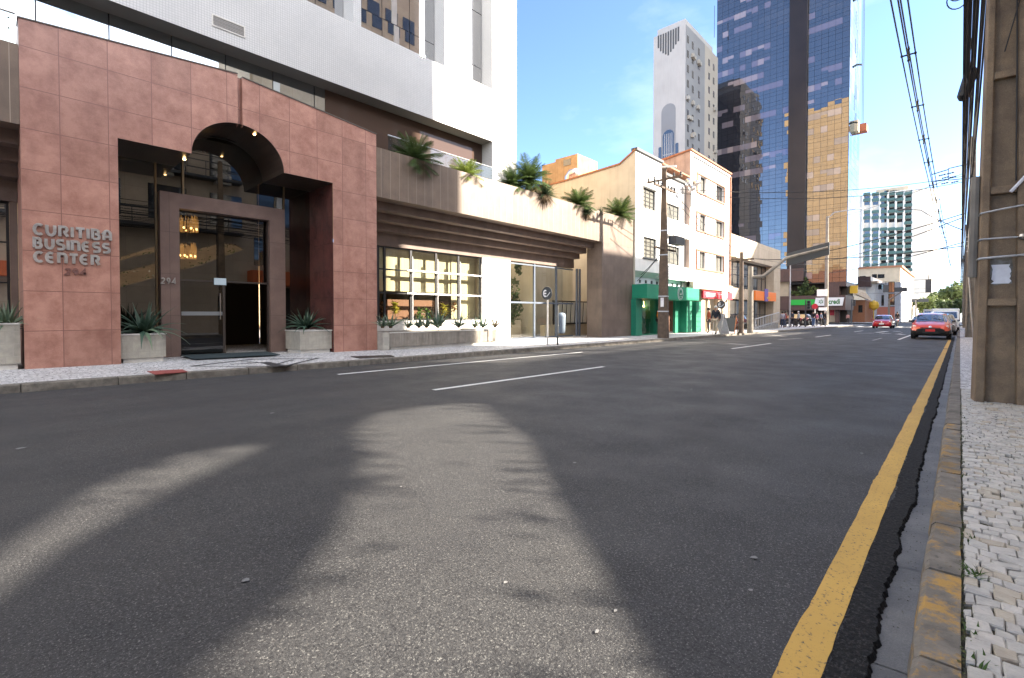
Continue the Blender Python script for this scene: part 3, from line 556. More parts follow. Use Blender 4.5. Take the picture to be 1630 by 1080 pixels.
# window grid with tubes
zw0,zw1=.95,3.62; pw=15.1; fr=MB(); 
cols=[P(x,430,pw).x for x in (602,612.5,654.5,694.5,730,764.5)]
for s in cols: fr.box(s-.045,s+.045,pw,pw+.06,zw0,zw1)
rows=[P(655,432,pw).z,P(655,468,pw).z]
for z in [zw0+.03,zw1-.03]+rows: fr.box(sR,cols[-1],pw+.004,pw+.055,z-.025,z+.025)
WI=fr.build('shop_window',M_dframe,OB)
g=MB(); g.poly([(sR,pw+.03,zw0),(cols[-1],pw+.03,zw0),(cols[-1],pw+.03,zw1),(sR,pw+.03,zw1)]); g.build('pane',M_gwin,WI)
m=MB()
for s in cols[2:]: m.tube([(s-.02,pw-.10,zw0),(s-.02,pw-.10,zw1-.28)],.035,10)
for z in rows:
    m.tube([(cols[2]-.25,pw-.10,z),(cols[-1]-.02,pw-.10,z)],.036,10)
    for s in cols[2:]: m.lathe([(.05,-.07),(.058,-.05),(.058,.05),(.05,.07)],(s-.02,pw-.10,z),10)
m.build('tube_grid',M_galv,WI)
m=MB(); m.box(sR,cols[-1],14.9,pw+.1,.10,zw0); m.build('window_plinth',M_cap,OB)
m=MB(); wp1=16.1; m.box(cols[-1]+.05,wp1,15.0,15.3,gz(15),3.62); m.build('white_wall_panel',M_white,OB)
m=MB(); m.box(sR,cols[-1],15.5,15.52,2.05,3.6); bl=m.build('blind',M_blind,OB)
m=MB(); m.box(13.0,cols[-1],15.46,15.48,.95,3.6); m.build('blind',M_blind,OB)
m=MB(); m.box(sR,14.4,18.5,18.6,0,3.7); m.box(sR,14.4,15.2,18.5,3.65,3.7); m.box(sR,14.4,15.15,18.5,.5,.55); m.box(14.4,14.5,15.35,18.5,0,3.7); m.build('shop_interior',M_tan,OB)
m=MB(); m.box(10.2,13.2,15.9,15.98,.55,1.75); m.box(8.8,10.0,16.6,16.7,.55,1.3,0); m.build('counter',M_intw,OB)
m=MB(); m.box(8.6,10.3,16.9,16.95,1.2,2.4,0); ps=m.build('shop_poster',mat('navy_poster',(.03,.035,.09),.5),OB)
m=MB(); strokes(m,MY(16.9),[arc(.4,.5,.3,.3,0,360,14),[(1.0,.2),(1.0,.8)],arc(1.6,.5,.3,.3,60,300,10)],8.9,1.45,.6,.07,-.02,0); m.build('poster_mark',M_signw,ps)
# glazed corridor
fr=MB()
for x in (850,885,918,922.5):
    s=P(x,480,pw).x; fr.box(s-.04,s+.04,pw-.05,pw+.05,gz(18)+.1,3.62)
fr.box(wp1,sP,pw-.03,pw+.03,P(850,482,pw).z-.05,P(850,482,pw).z+.03); fr.box(wp1,sP,pw-.03,pw+.03,gz(18)+.13,gz(18)+.19); fr.box(wp1,sP,pw-.03,pw+.03,3.5,3.56)
CG=fr.build('corridor_screen',M_blueframe,OB)
g=MB(); g.poly([(wp1,pw+.01,.1),(sP,pw+.01,.1),(sP,pw+.01,3.6),(wp1,pw+.01,3.6)]); g.build('pane',M_gclear,CG)
m=MB(); m.box(wp1,24.2,18.0,18.2,-.2,4.6); m.box(wp1-.2,wp1,15.4,18,-.2,4.6); m.box(19.2,19.35,16.2,18,0,4.0); m.box(24.0,24.2,15,18,-.2,4.5); m.build('courtyard_wall',M_cream,OB)
m=MB(); m.box(19.5,24,15.75,16.05,0,.62); m.box(16.8,18.6,16.6,17.2,.0,.9); m.build('courtyard_bench',M_tan,OB)
m=MB()
for k in range(9):
    s=P(888,500,15.7).x+k*.40; m.hexa([(s,15.7,.72),(s+.27,15.7,.72),(s+.27,15.74,.72),(s,15.74,.72)],[(s+.45,15.95,1.85),(s+.72,15.95,1.85),(s+.72,15.99,1.85),(s+.45,15.99,1.85)])
m.build('slanted_louvres',mat('grey_louvre_slat',(.55,.54,.50),.6),OB)
m=MB(); a_=P(886,500,15.7).x; m.box(a_,a_+3.4,15.66,15.72,.64,.715); m.box(a_,a_+4.2,15.95,16.0,1.855,1.92); m.box(a_+.2,a_+4.2,16.1,16.13,.5,1.84); m.build('louvre_frame',M_dframe,OB)
# left wing glimpse: window and sill
m=MB(); wall(m,MY(15.05),-14,sL-.01,gL,3.7,[(-2.2,.32,1.0,3.62)],.1); m.build('left_window_wall',M_browns,OB)
window(OB,MY(15.05),(-2.2,.32,1.0,3.62),M_dframe,M_gtow,.06,.05,2,3,name='side_window')
# ---- white mosaic tower
pt=14.0; pg=14.62; zs=8.19; x1=15.4; xr=13.95; zt=80
wins=[(-3.6,-.4),(-.1,2.5),(5.0,7.83) if 0 else (2.0,4.75),(5.05,7.83),(8.11,11.49),(11.79,13.95)]
m=MB(); holes=[(a,b,10.28,60) for a,b in wins]; wall(m,MY(pt),-24,x1,zs,zt,holes,pg-pt)
m.poly([(xr,pt,6.12),(x1,pt,6.12),(x1,pt,zs),(xr,pt,zs)]); m.poly([(xr,pt,6.12),(xr,pg,6.12),(xr,pg,zs),(xr,pt,zs)])
TW=m.build('tower_wall',M_mos,OB)
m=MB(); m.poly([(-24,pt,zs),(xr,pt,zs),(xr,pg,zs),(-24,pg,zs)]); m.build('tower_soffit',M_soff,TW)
m=MB(); m.poly([(x1,pt,6.1),(x1,50,6.1),(x1,50,zt),(x1,pt,zt)]); m.poly([(-24,pt,zt),(x1,pt,zt),(x1,50,zt),(-24,50,zt)]); m.poly([(-24,38,0),(x1,38,0),(x1,50,zt),(-24,50,zt)]); m.build('tower_side',M_tanw,TW)
for a,b in wins:
    g=MB(); n=max(2,round((b-a)/1.1))
    for i in range(n):
        z=10.28
        while z<60:
            z1=z+ (1.0 if (z-10.28)%3.2<.1 else 2.2); u0,u1=a+(b-a)*i/n+.012,a+(b-a)*(i+1)/n-.012; tx,tz=rnd.uniform(-.004,.004),rnd.uniform(-.004,.004)
            g.poly([(u0,pg-.02+tx,z+.012),(u1,pg-.02-tx,z+.012),(u1,pg-.02-tx+tz,z1-.012),(u0,pg-.02+tx+tz,z1-.012)]); z=z1
    g.build('tower_window',M_gtow,TW)
m=MB(); m.poly([(-24,pg,10),(x1,pg,10),(x1,pg,61),(-24,pg,61)]); m.build('window_backing',M_dframe,TW)
g=MB(); s=-9.0
while s<xr:
    e=min(s+1.22,xr); tx=rnd.uniform(-.006,.006); g.poly([(s+.012,pg-.005+tx,6.0),(e-.012,pg-.005-tx,6.0),(e-.012,pg-.005-tx+.0,zs),(s+.012,pg-.005+tx,zs)]); s=e
BG=g.build('band_glazing',M_gskyl,TW); g=MB(); g.poly([(7.2,pg-.012,6.0),(xr,pg-.012,6.0),(xr,pg-.012,zs),(7.2,pg-.012,zs)]); g.build('band_glazing',M_gband,TW); m=MB(); m.box(-24,xr,pg+.01,pg+.05,5.9,zs); m.build('glazing_joint',M_dframe,BG)
m=MB(); a,b=P(337,24,pt),P(390,55,pt); z0,z1=8.50,8.80; m.box(a.x,b.x,pt-.02,pt+.02,z0,z0+.03); m.box(a.x,b.x,pt-.02,pt+.02,z1-.03,z1); m.box(a.x,a.x+.03,pt-.02,pt+.02,z0+.03,z1-.03); m.box(b.x-.03,b.x,pt-.02,pt+.02,z0+.03,z1-.03)
V=m.build('vent_grille',M_cap,TW); m=MB()
for k in range(6):
    z=z0+.045+k*.038; m.hexa([(a.x+.03,pt-.015,z),(b.x-.03,pt-.015,z),(b.x-.03,pt-.005,z+.004),(a.x+.03,pt-.005,z+.004)],[(a.x+.03,pt-.004,z+.03),(b.x-.03,pt-.004,z+.03),(b.x-.03,pt-.002,z+.034),(a.x+.03,pt-.002,z+.034)])
m.build('vent_slat',M_soff,V)
# glass balustrades on the roof terrace
def balustrade(lab,s0,s1,p,z0,z1,sp):
    R0=thing('glass_balustrade',lab,'balustrade',(s0,p,z0)); n=max(1,round((s1-s0)/sp)); d=(s1-s0)/n
    g=MB(); d_=MB()
    for i in range(n):
        a,b=s0+i*d+.01,s0+(i+1)*d-.01; g.box(a,b,p,p+.012,z0,z1)
        for u in (a+.08,b-.08):
            for z in (z1-.1,z1-.3): d_.lathe([(.016,-.012),(.016,.006)],(u,p-.004,z),8,M=Matrix.Rotation(PI/2,3,'X'))
    g.build('glass_panel',M_grail,R0); d_.build('fixing',M_gdk,R0)
    m=MB(); m.tube([(s0,p,z1+.02),(s1,p,z1+.02)],.022,8); m.build('rail',M_alu,R0)
balustrade('clear glass balustrade with pale rail behind the palms on the brown parapet',9.0,13.9,13.9,6.1,P(700,242,13.9).z,1.2)
balustrade('clear glass balustrade over the parapet at the left edge above the brown wall',-6,.42,13.6,6.1,P(20,22,13.6).z,1.6)
# ------------------------------------------------------------------ plants
def leafstrip(mb,o,az,el,L,w,droop,fold=.35,n=6,mi=0,tipw=.08,pw=.5):
    o=Vector(o); d=Vector((math.cos(az)*math.cos(el),math.sin(az)*math.cos(el),math.sin(el))); side=Vector((-math.sin(az),math.cos(az),0)); p=o.copy(); vs=[]
    for i in range(n+1):
        t=i/n; ww=w*max(tipw,(1-t**1.6))*(.75+.5*math.sin(PI*min(1,t*1.3+.15))*pw) if i<n else w*.04
        up=side.cross(d).normalized(); vs+= [p+side*ww/2+up*ww*fold,p.copy(),p-side*ww/2+up*ww*fold]
        p=p+d*(L/n); d=(d+Vector((0,0,-droop/n))).normalized()
    fs=[]
    for i in range(n):
        a=i*3; fs+=[[a,a+1,a+4,a+3],[a+1,a+2,a+5,a+4]]
    mb.add(vs,fs,mi)
def agave(name,lab,loc,L,w,n,mt,group,droop=1.1,seed=1,elmin=10,mat2=None):
    r=random.Random(seed); m=MB()
    for k in range(n):
        u=k/n; az=k*2.39996+r.uniform(-.2,.2); el=rad(85-(85-elmin)*u**.8+r.uniform(-6,6))
        leafstrip(m,Vector(loc)+Vector((math.cos(az),math.sin(az),0))*.04,az,el,L*r.uniform(.8,1.1)*(.75+.35*u),w,droop*r.uniform(.5,1.4)*(.35+u),.3,7,1 if mat2 and r.random()<.2 else 0)
    R0=thing(name,lab,'plant',tuple(loc),group); m.build('leaves',[mt,mat2 or mt],R0,smooth=True)
    k=MB(); k.lathe([(.05,-.06),(.06,.0),(.03,.08)],loc,8); k.build('stem',M_dead,R0); return R0
def cycad(lab,loc,L,n,mt,trunk=.2,seed=1,elmin=-25,group='cycad palms on the parapet'):
    r=random.Random(seed); R0=thing('cycad_palm',lab,'palm',tuple(loc),group); t=MB(); t.tube([Vector(loc)-Vector((0,0,.15)),Vector(loc)+Vector((0,0,trunk*.5)),Vector(loc)+Vector((0,0,trunk))],[.13,.15,.09],9); t.build('trunk',M_bark,R0)
    m=MB(); o=Vector(loc)+Vector((0,0,trunk*.9))
    for k in range(n):
        u=k/n; az=k*2.39996+r.uniform(-.25,.25); el=rad(75-(75-elmin)*u+r.uniform(-8,8)); ll=L*r.uniform(.85,1.1); d=Vector((math.cos(az)*math.cos(el),math.sin(az)*math.cos(el),math.sin(el))); p=o.copy(); N_=26
        side=Vector((-math.sin(az),math.cos(az),0))
        for i in range(N_):
            q=p+d*(ll/N_); f=i/N_; up=side.cross(d).normalized(); lw=ll*.27*math.sin(PI*min(1,.12+f*.9))**.7+.02
            m.add([p+up*.006,q+up*.006,q-up*.006,p-up*.006],[[0,1,2,3]])
            if i>1:
                for sg in (1,-1):
                    tip=p+side*sg*lw*.86+d*lw*.55+up*lw*.22+Vector((0,0,-lw*.12*r.random())); wv=d*(ll/N_*.42)
                    m.add([p-wv,p+wv,tip+wv*.15,tip-wv*.15],[[0,1,2,3]])
            d=(d+Vector((0,0,-.95/N_))).normalized(); p=q
    m.build('fronds',mt,R0); return R0
def yucca(lab,loc,L,n,seed=1,skirt=True,group='spiky yuccas on the parapet',trunk=.1):
    r=random.Random(seed); R0=thing('yucca',lab,'plant',tuple(loc),group); m=MB(); o=Vector(loc)
    for k in range(n):
        z=r.uniform(-1 if skirt else -.25,1); az=r.uniform(0,2*PI); leafstrip(m,o,az,math.asin(z),L*r.uniform(.75,1.1),.035,.25,.2,3,1 if z<-.45 else 0)
    m.build('leaves',[M_yuc,M_dead],R0); t=MB(); t.tube([o-Vector((0,-.1,.3+trunk)),o],[.06,.05],7); t.build('trunk',M_bark,R0); return R0
GA='agaves in the pavement planters'
# planters
def planter(lab,s0,s1,pa,pb,z1,mt,ribs=False,name='planter_box'):
    zb=gz((s0+s1)/2)+KERB; R0=thing(name,lab,'planter',((s0+s1)/2,pa,zb)); m=MB(); wth=.07
    m.box(s0,s1,pa,pa+wth,zb+.10,z1-.03); m.box(s0,s1,pb-wth,pb,zb+.10,z1-.03); m.box(s0,s0+wth,pa+wth,pb-wth,zb+.10,z1-.03); m.box(s1-wth,s1,pa+wth,pb-wth,zb+.10,z1-.03)
    if ribs:
        s=s0+.02; r=random.Random(4)
        while s<s1-.05:
            d=r.uniform(.05,.065); m.box(s,s+d*.62,pa-.022,pa-.001,zb+.11,z1-.035); s+=d
    m.build('box_wall',mt,R0); f=MB(); f.box(s0+.04,s1-.04,pa+.04,pb-.04,zb-.02,zb+.098); f.build('plinth',M_cap,R0)
    c=MB(); c.box(s0-.015,s1+.015,pa-.015,pa+wth,z1-.028,z1); c.box(s0-.015,s1+.015,pb-wth,pb+.015,z1-.028,z1); c.box(s0-.015,s0+wth,pa+wth+.001,pb-wth-.001,z1-.028,z1); c.box(s1-wth,s1+.015,pa+wth+.001,pb-wth-.001,z1-.028,z1); c.build('rim',M_cap,R0)
    d=MB(); d.box(s0+wth-.01,s1-wth+.01,pa+wth-.01,pb-wth+.01,z1-.15,z1-.07); d.build('soil',M_soil,R0); return R0
pa=13.42; a,b=jl+.02,P(264,550,pa).x; planter('cast concrete planter left of the entrance doors holding a drooping agave',a,b,pa,pa+.75,P(230,531.5,pa).z,M_plantc)
pa=13.40; a,b=P(477.5,550,pa).x,jr-.02; zr=P(500,526,pa).z; planter('cast concrete planter right of the entrance doors against the red pier',a,b,pa,pa+.95,zr,M_plantc)
pa=13.36; planter('cast concrete planter cut by the left edge beside the red granite pier',-4,.40,pa,pa+.8,P(20,514.5,pa).z,M_plantc)
pa=12.85; a,b=P(621,540,pa).x,P(791,535,pa).x; zl_=P(714,526.5,pa).z; planter('long ribbed concrete planter below the shop window with a row of small agaves',a,b,pa,14.85,zl_,M_plant,True,'ribbed_planter')
m=MB(); zb=gz(8)+KERB; m.hexa([(sR+.01,13.0,zb),(a-.01,pa+.02,zb),(a-.01,14.8,zb),(sR+.01,14.8,zb)],[(sR+.01,13.0,zl_-.01),(a-.01,pa+.02,zl_-.01),(a-.01,14.8,zl_-.01),(sR+.01,14.8,zl_-.01)]); tag(m.build('planter_end_block',M_plantc),'plain concrete block closing the ribbed planter beside the red pier','block')
agave('agave','big dark drooping agave in the planter left of the entrance doors',P(229,528,13.8)+Vector((0,0,-.02)),.92,.13,38,M_agaved,GA,1.5,3,5,M_agave)
agave('agave','dark upright agave in the planter right of the entrance doors',P(487,521,13.8),.74,.12,36,M_agaved,GA,1.0,5,8,M_agave)
agave('agave','spiky agave in the planter cut by the left edge',P(10,520,13.75),.75,.07,38,M_agave,GA,.9,8,5)
for i,(x,L,n,wd,lab) in enumerate(((609,.34,14,.05,'leftmost small agave at the plain end of the ribbed planter'),(622,.42,18,.05,'second small agave, wide and dark, in the shaded part of the ribbed planter'),(650,.30,12,.045,'short thin agave standing alone in the shaded part of the ribbed planter'),
    (667,.36,15,.05,'fan shaped agave left of a pair under the window in the ribbed planter'),(679,.40,13,.05,'upright agave just left of the biggest agave in the ribbed planter'),(697,.62,22,.065,'biggest agave of the ribbed planter, with wide arching leaves'),(730,.46,17,.055,'sunlit agave under the last window column in the ribbed planter'),
    (756,.30,11,.045,'thin sunlit agave under the window corner of the ribbed planter'),(769,.44,15,.05,'sunlit agave before the white wall panel in the ribbed planter'),(788,.38,26,.03,'dry thin leaved agave at the right end of the ribbed planter'))):
    agave('agave',lab,P(x,519.5,13.0),L*1.5,wd*1.45,n,M_agave if i<9 else M_dead,GA,.7,20+i,18,M_agaved)
# plants inside the shop window
def crotton(lab,x,y,p,h,mt,seed,name='house_plant'):
    c=P(x,y,p); r=random.Random(seed); R0=thing(name,lab,'plant',(c.x,c.y,c.z-h),'leafy plants behind the shop window'); m=MB()
    for k in range(46):
        az=r.uniform(0,2*PI); leafstrip(m,c+Vector((r.uniform(-.05,.05),r.uniform(-.05,.05),r.uniform(-.28,.14))),az,r.uniform(-.3,1.0),.28*r.uniform(.7,1.2),.11,.9,.15,4,0,pw=.9)
    m.build('leaves',mt,R0); t=MB(); t.tube([c-Vector((0,0,h)),c],.015,6); t.build('stem',M_bark,R0)
crotton('red leaved plant behind the first narrow panes of the shop window',606,490,15.42,.6,M_crotr,1); crotton('yellow and green croton left of the broad leaved plant in the shop window',629,488,15.42,.6,M_crot,2)
crotton('bright green broad leaved plant low in the middle of the shop window',668,500,15.42,.4,M_broad,3); crotton('second bright green plant right of the first, low in the shop window',680,500,15.45,.4,M_broad,4)
crotton('yellow croton standing between two tubes of the shop window',706,492,15.42,.5,M_crot,5); crotton('red brown croton high behind the yellow one in the shop window',722,484,15.5,.7,M_crotr,6)
# bushy bamboo in the courtyard
def bush(name,lab,cat,c,rx,ry,rz_,nl,sz,mt,seed,trunk=True,group=None):
    r=random.Random(seed); c=Vector(c); R0=thing(name,lab,cat,(c.x,c.y,c.z-rz_),group); m=MB()
    blobs=[(c+Vector((r.gauss(0,.42)*rx,r.gauss(0,.42)*ry,r.gauss(0,.42)*rz_)),r.uniform(.25,.5)) for _ in range(14)]
    for _ in range(nl):
        b,k=r.choice(blobs); v=Vector((r.gauss(0,1),r.gauss(0,1),r.gauss(0,1))).normalized()*k*r.uniform(.5,1)
        p=b+Vector((v.x*rx,v.y*ry,v.z*rz_)); n=Vector((r.uniform(-1,1),r.uniform(-1,1),r.uniform(-.3,1))).normalized(); x=n.orthogonal().normalized(); y=n.cross(x); s=sz*r.uniform(.6,1.3); a=r.uniform(0,6.28); x,y=x*math.cos(a)+y*math.sin(a),y*math.cos(a)-x*math.sin(a)
        m.add([p-x*s,p-y*s*.45,p+x*s,p+y*s*.45],[[0,1,2,3]])
    m.build('crown',mt,R0)
    if trunk:
        t=MB(); base=Vector((c.x,c.y,c.z-rz_*1.6)); top=c+Vector((0,0,rz_*.3)); t.tube([base,base.lerp(top,.5)+Vector((.05*rx,0,0)),top],[rx*.09,rx*.06,rx*.02],7)
        for k in range(5):
            b=blobs[k][0]; q=base.lerp(top,.45+.08*k); t.tube([q,q.lerp(b,.5)+Vector((0,0,.05*rz_)),b],[rx*.04,rx*.03,rx*.008],5)
        t.build('trunk',M_bark,R0)
    return R0
bush('bamboo_clump','bushy green bamboo behind the left panes of the glazed corridor','plant',(18.0,16.9,1.75),.75,.4,1.5,900,.13,M_leafd,4)
# parapet plants
pp_=13.62
cycad('dark cycad before the terrace glass left of the sunlit one on the parapet',P(661,262,pp_),1.0,54,M_cyc,.12,1); cycad('pale yellow green cycad low on the parapet under the white tower corner',P(743,283,pp_),0.76,44,M_cycl,.06,2,-10)
cycad('tallest cycad on the parapet right of the white tower, above the hanging yucca',P(842,300,pp_),1.12,58,M_cyc,.35,3,-15); cycad('small shaggy cycad at the foot of the white tower corner',P(816,299,13.75),.8,44,M_cyc,.15,4)
cycad('wide flat cycad in the middle of the sunlit parapet',P(920,334,pp_),1.0,54,M_cyc,.22,5,-5); cycad('rightmost cycad of the parapet with a visible trunk above the end pier',P(985,354,pp_),1.1,50,M_cyc,.42,6,-10)
yucca('large yucca ball hanging over the parapet edge',P(868,309,13.22),.75,380,7); yucca('small pale yucca hanging over the parapet right of the wide cycad',P(934,339,13.25),.54,220,8); yucca('low spiky yucca between the small yucca and the rightmost cycad',P(955,342,13.4),.50,120,9,False)
# ------------------------------------------------------------------ street furniture on the far pavement
def round_sign(lab,base,h,dia=.48,txt=True):
    R0=thing('parking_sign',lab,'road sign',tuple(base),'round no-parking signs'); b=Vector(base)
    m=MB(); m.tube([b,b+Vector((0,0,h))],.028,10); m.build('post',M_galv,R0)
    m=MB(); m.lathe([(dia/2,-.006),(dia/2,.006)],b+Vector((-.04,0,h-dia/2)),24,M=Matrix.Rotation(PI/2,3,'Y')); d=m.build('disc',M_gdk,R0)
    m=MB(); M_=lambda u,w_,dd:Vector((b.x-.049+dd,b.y-u,b.z+h-dia/2+w_))
    strokes(m,M_,GLY['E'],-.16,-.13,.26,.05,-.003,0,.8); strokes(m,M_,[[(0,0),(1,1)]],.0,-.12,.16,.03,-.004,-.001); m.build('sign_mark',M_signw,d); return R0
b=G(871.5,550,KERB); round_sign('round black parking sign on a pale post before the glazed corridor',b,P(872,457,b.y).z-b.z)
b=G(1148,533.5,KERB); round_sign('round black parking sign on a post before the restaurant',b,P(1148,479,b.y).z-b.z)
b=G(887.5,549.5,KERB); R0=thing('litter_bin','blue grey litter bin hung on a dark post beside the parking sign','litter bin',tuple(b)); m=MB(); m.tube([b,b+Vector((0,0,1.45))],.03,10); m.build('post',M_gdk,R0)
m=MB(); c=b+Vector((.22,0,.42)); m.lathe([(.12,0),(.15,.05),(.17,.62),(.175,.66),(.15,.74),(.06,.78)],c,18); m.build('bin',mat('blue_grey_plastic',(.16,.20,.25),.45),R0,smooth=True); m=MB(); m.box(b.x,b.x+.12,b.y-.03,b.y+.03,.75,.8); m.build('bracket',M_gdk,R0)
# concrete-and-wood pole before the green cafe
b=G(1065,538.8,KERB); b=Vector((b.x+.1,b.y+.35,b.z)); zt_=P(1065,272,b.y).z
R0=thing('utility_pole','tall dark tapered utility pole before the green cafe with wires and a paper notice','utility pole',tuple(b)); m=MB()
rot=Matrix.Rotation(rad(12),3,'Z'); q=lambda w,d,z:[b+rot@Vector((x,y,z-b.z)) for x,y in ((-d,-w),(d,-w),(d,w),(-d,w))]
m.hexa(q(.25,.19,b.z),q(.10,.08,zt_)); m.build('post',M_wood,R0,bevel=.02)
m=MB()
for z in (1.3,2.05,4.1,5.3): k=.25-(.15*(z/zt_))+.008; m.hexa(q(k,k*.78,z),q(k-.001,k*.78,z+.05))
m.build('strap',M_galv,R0)
m=MB(); kk=.255-(.15*(1.4/zt_)); f=[b+rot@Vector((-.19+.07*.2-.006,y,z-b.z)) for y,z in ((.10,1.55),(-.06,1.55),(-.06,2.0),(.10,2.0))]; m.poly(f); m.build('paper_notice',M_paper,R0)
m=MB(); m.bar(b+Vector((0,-.9,zt_-b.z-.55)),b+Vector((0,.9,zt_-b.z-.55)),.09,.09); m.bar(b+Vector((-1.15,-.05,zt_-b.z-1.0)),b+Vector((1.15,-.05,zt_-b.z-1.0)),.09,.09); m.bar(b+Vector((-1.1,-.05,zt_-b.z-4.0)),b+Vector((1.2,-.05,zt_-b.z-4.0)),.09,.09); build_sep(m,'crossarm',M_wood,R0)
m=MB()
for k in (-1.1,-.7,-.35,.35,.7,1.1): m.lathe([(.05,0),(.065,.05),(.035,.09),(.06,.13),(.03,.18)],b+Vector((k,-.05,zt_-b.z-.95)),8)
for k in (-.85,-.5,.5,.85): m.lathe([(.05,0),(.065,.05),(.035,.09),(.06,.13),(.03,.18)],b+Vector((0,k,zt_-b.z-.50)),8)
m.build('insulators',M_gdk,R0)
m=MB(); a=b+Vector((0,0,zt_-b.z)); m.bar(a+Vector((-.05,.25,.1)),a+Vector((.15,-.55,.02)),.16,.07); m.build('lamp_head',M_signw,R0)
m=MB(); m.box(b.x+.2,b.x+1.2,b.y-.55,b.y-.15,zt_-3.75,zt_-3.35); m.build('cable_box',M_gdk,R0)
# ------------------------------------------------------------------ green cafe house
pc=13.2; s24=24.27
H=thing('cafe_house','cream and white house with a green cafe front beside the pink house','building',(s24,pc,gz(24)+KERB)); zb_=gz(27)
zbay=P(1030,433,pc).z; sb1=P(1053,300,pc).x; ztop_=10.2; sr=31.55
w1=rectY(1023.5,297,330.5,1044,pc); w2=rectY(1024.5,376.5,409.5,1045,pc)
m=MB(); wall(m,MY(pc),s24,sb1,zbay,ztop_,[w1,w2],.16); m.poly([(sb1,pc,zbay),(sb1,pc+.35,zbay),(sb1,pc+.35,ztop_),(sb1,pc,ztop_)]); m.poly([(s24,pc,zbay),(sb1,pc,zbay),(sb1,pc+.4,zbay-.3),(s24,pc+.4,zbay-.3)]); m.build('bay_wall',M_white,H)
for h in (w1,w2): window(H,MY(pc),h,M_dframe,M_gpale,.10,.05,3,5)
m=MB(); m.box(w2[0]-.1,w2[1]+.1,pc-.06,pc+.05,w2[2]-.09,w2[2]-.003); m.box(w1[0]-.06,w1[1]+.06,pc-.04,pc+.03,w1[3]+.003,w1[3]+.07); m.build('window_sill',M_gdk,H)
pr_=13.55; zr_=P(1053,277,pr_).z; w3=rectY(1054,319.5,344,1082,pr_); w4=rectY(1054,388,419,1082,pr_)
m=MB(); wall(m,MY(pr_),sb1+.003,sr,zbay-.1,zr_,[w3,w4],.16); m.build('recess_wall',M_white,H)
for h in (w3,w4): window(H,MY(pr_),h,M_gdk,M_gpale,.10,.05,4,3)
m=MB()
for (yt,yb) in ((347,371),(421,444)):
    a,b_=P(1056,yt,13.3),P(1056,yb,13.3); s1_=sr-.05; m.box(sb1+.01,s1_,13.22,pr_-.003,b_.z,a.z); m.box(sb1+.01,s1_,13.19,13.22,a.z-.10,a.z-.02); m.box(sb1+1.2,s1_-.5,13.20,13.22,a.z-.42,a.z-.36); m.box(sb1+1.2,s1_-.5,13.20,13.22,a.z-.66,a.z-.60)
m.build('balcony_front',M_white,H)
m=MB(); m.box(s24-.05,sb1+.08,pc-.12,pc+.25,ztop_,ztop_+.14); m.box(sb1+.09,sr,pr_-.14,pr_+.2,zr_,zr_+.16); m.build('cornice',M_gdk,H)
m=MB(); prof=[(pc,ztop_),(14.2,9.6),(16.1,9.48),(18.2,9.36),(32,9.2),(32,-.3),(pc,-.3)]; m.poly([(s24,a,b) for a,b in prof]); SWm=m.build('side_wall',M_cream,H)
m=MB()
for (a,b),(c,d) in zip(prof[:4],prof[1:5]): m.hexa([(s24-.06,a,b),(sr,a,b),(sr,c,d),(s24-.06,c,d)],[(s24-.06,a,b+.1),(sr,a,b+.1),(sr,c,d+.1),(s24-.06,c,d+.1)])
m.build('roof',M_terra,H)
m=MB(); m.box(sr-.42,sr+.05,pr_-.05,pr_+.1,2.4,zr_-.2); m.build('gap_shade_strip',M_soff,H)  # grey strip stands in for the shade between the two houses
m=MB(); m.box(s24,sr,pc+.42,pc+.5,2.6,zbay-.1); m.build('frieze_wall',M_bluew,H)
m=MB()
for k in range(9): s=s24+.5+k*.72; m.box(s,s+.14,pc+.36,pc+.419,zbay-.62,zbay-.44)
build_sep(m,'vent_opening',M_gdk,H)
# awning fascia, pilasters, shopfront
pfz=12.4; za,zbq=P(1030.5,452,pfz).z,P(1030.5,475,pfz).z; sx=P(1113,460,pfz).x
m=MB(); m.box(24.1,sx,pfz,13.55,zbq,za); AW=m.build('green_fascia',M_greenl,H)
c=P(1083,476,pfz); m=MB(); m.lathe([(.40,-.03),(.40,.0)],(c.x,pfz-.003,(za+zbq)/2-.02),28,M=Matrix.Rotation(PI/2,3,'X')); EM=m.build('round_emblem',mat('pale_emblem_disc',(.55,.62,.58),.5),AW)
m=MB(); cz=(za+zbq)/2-.02; ME=lambda u,w,d:Vector((u,pfz-.036+d,w)); strokes(m,ME,[[(-.55,-.25),(-.25,.55),(0,.1),(.25,.55),(.55,-.25)],[(-.62,-.30),(.62,-.30)],[(-.35,-.62),(.35,-.62)]],c.x,cz,.4,.085,-.004,0); strokes(m,ME,[arc(0,0,.92,.92,0,360,24)],c.x,cz,.4,.03,-.006,0); m.build('emblem_mark',M_green,EM)
m=MB(); gb=gz(26)+KERB
for x0,x1 in ((1009.5,1019.5),(1054,1062),(1091,1099),(1106,1114)):
    a=P(x0,500,13.1).x; b2=P(x1,500,13.1).x; n=6; hh=(zbq-gb)/n
    for k in range(n): m.box(a,b2,13.0,13.5,gb+k*hh+.015,gb+(k+1)*hh-.015); m.box(a+.02,b2-.02,13.03,13.5,gb+k*hh-.015 if k else gb,gb+k*hh+.015)
build_sep(m,'pilaster_block',M_green,H)
m=MB(); m.box(24.3,sr+1.3,14.9,15.0,gb,zbq); m.box(24.3,sr+1.3,13.6,15,zbq-.02,zbq); m.build('cafe_interior',M_intw,H)
m=MB(); a=P(1041,500,13.4).x; m.box(a,a+.9,13.3,14.2,gb,zbq); a=P(1098,500,13.4).x; m.box(a,a+.5,13.35,14.2,gb,zbq); a=P(1076,500,13.4).x; m.box(a,P(1091,500,13.4).x,13.45,13.6,gb,zbq); build_sep(m,'green_door',M_green,H)
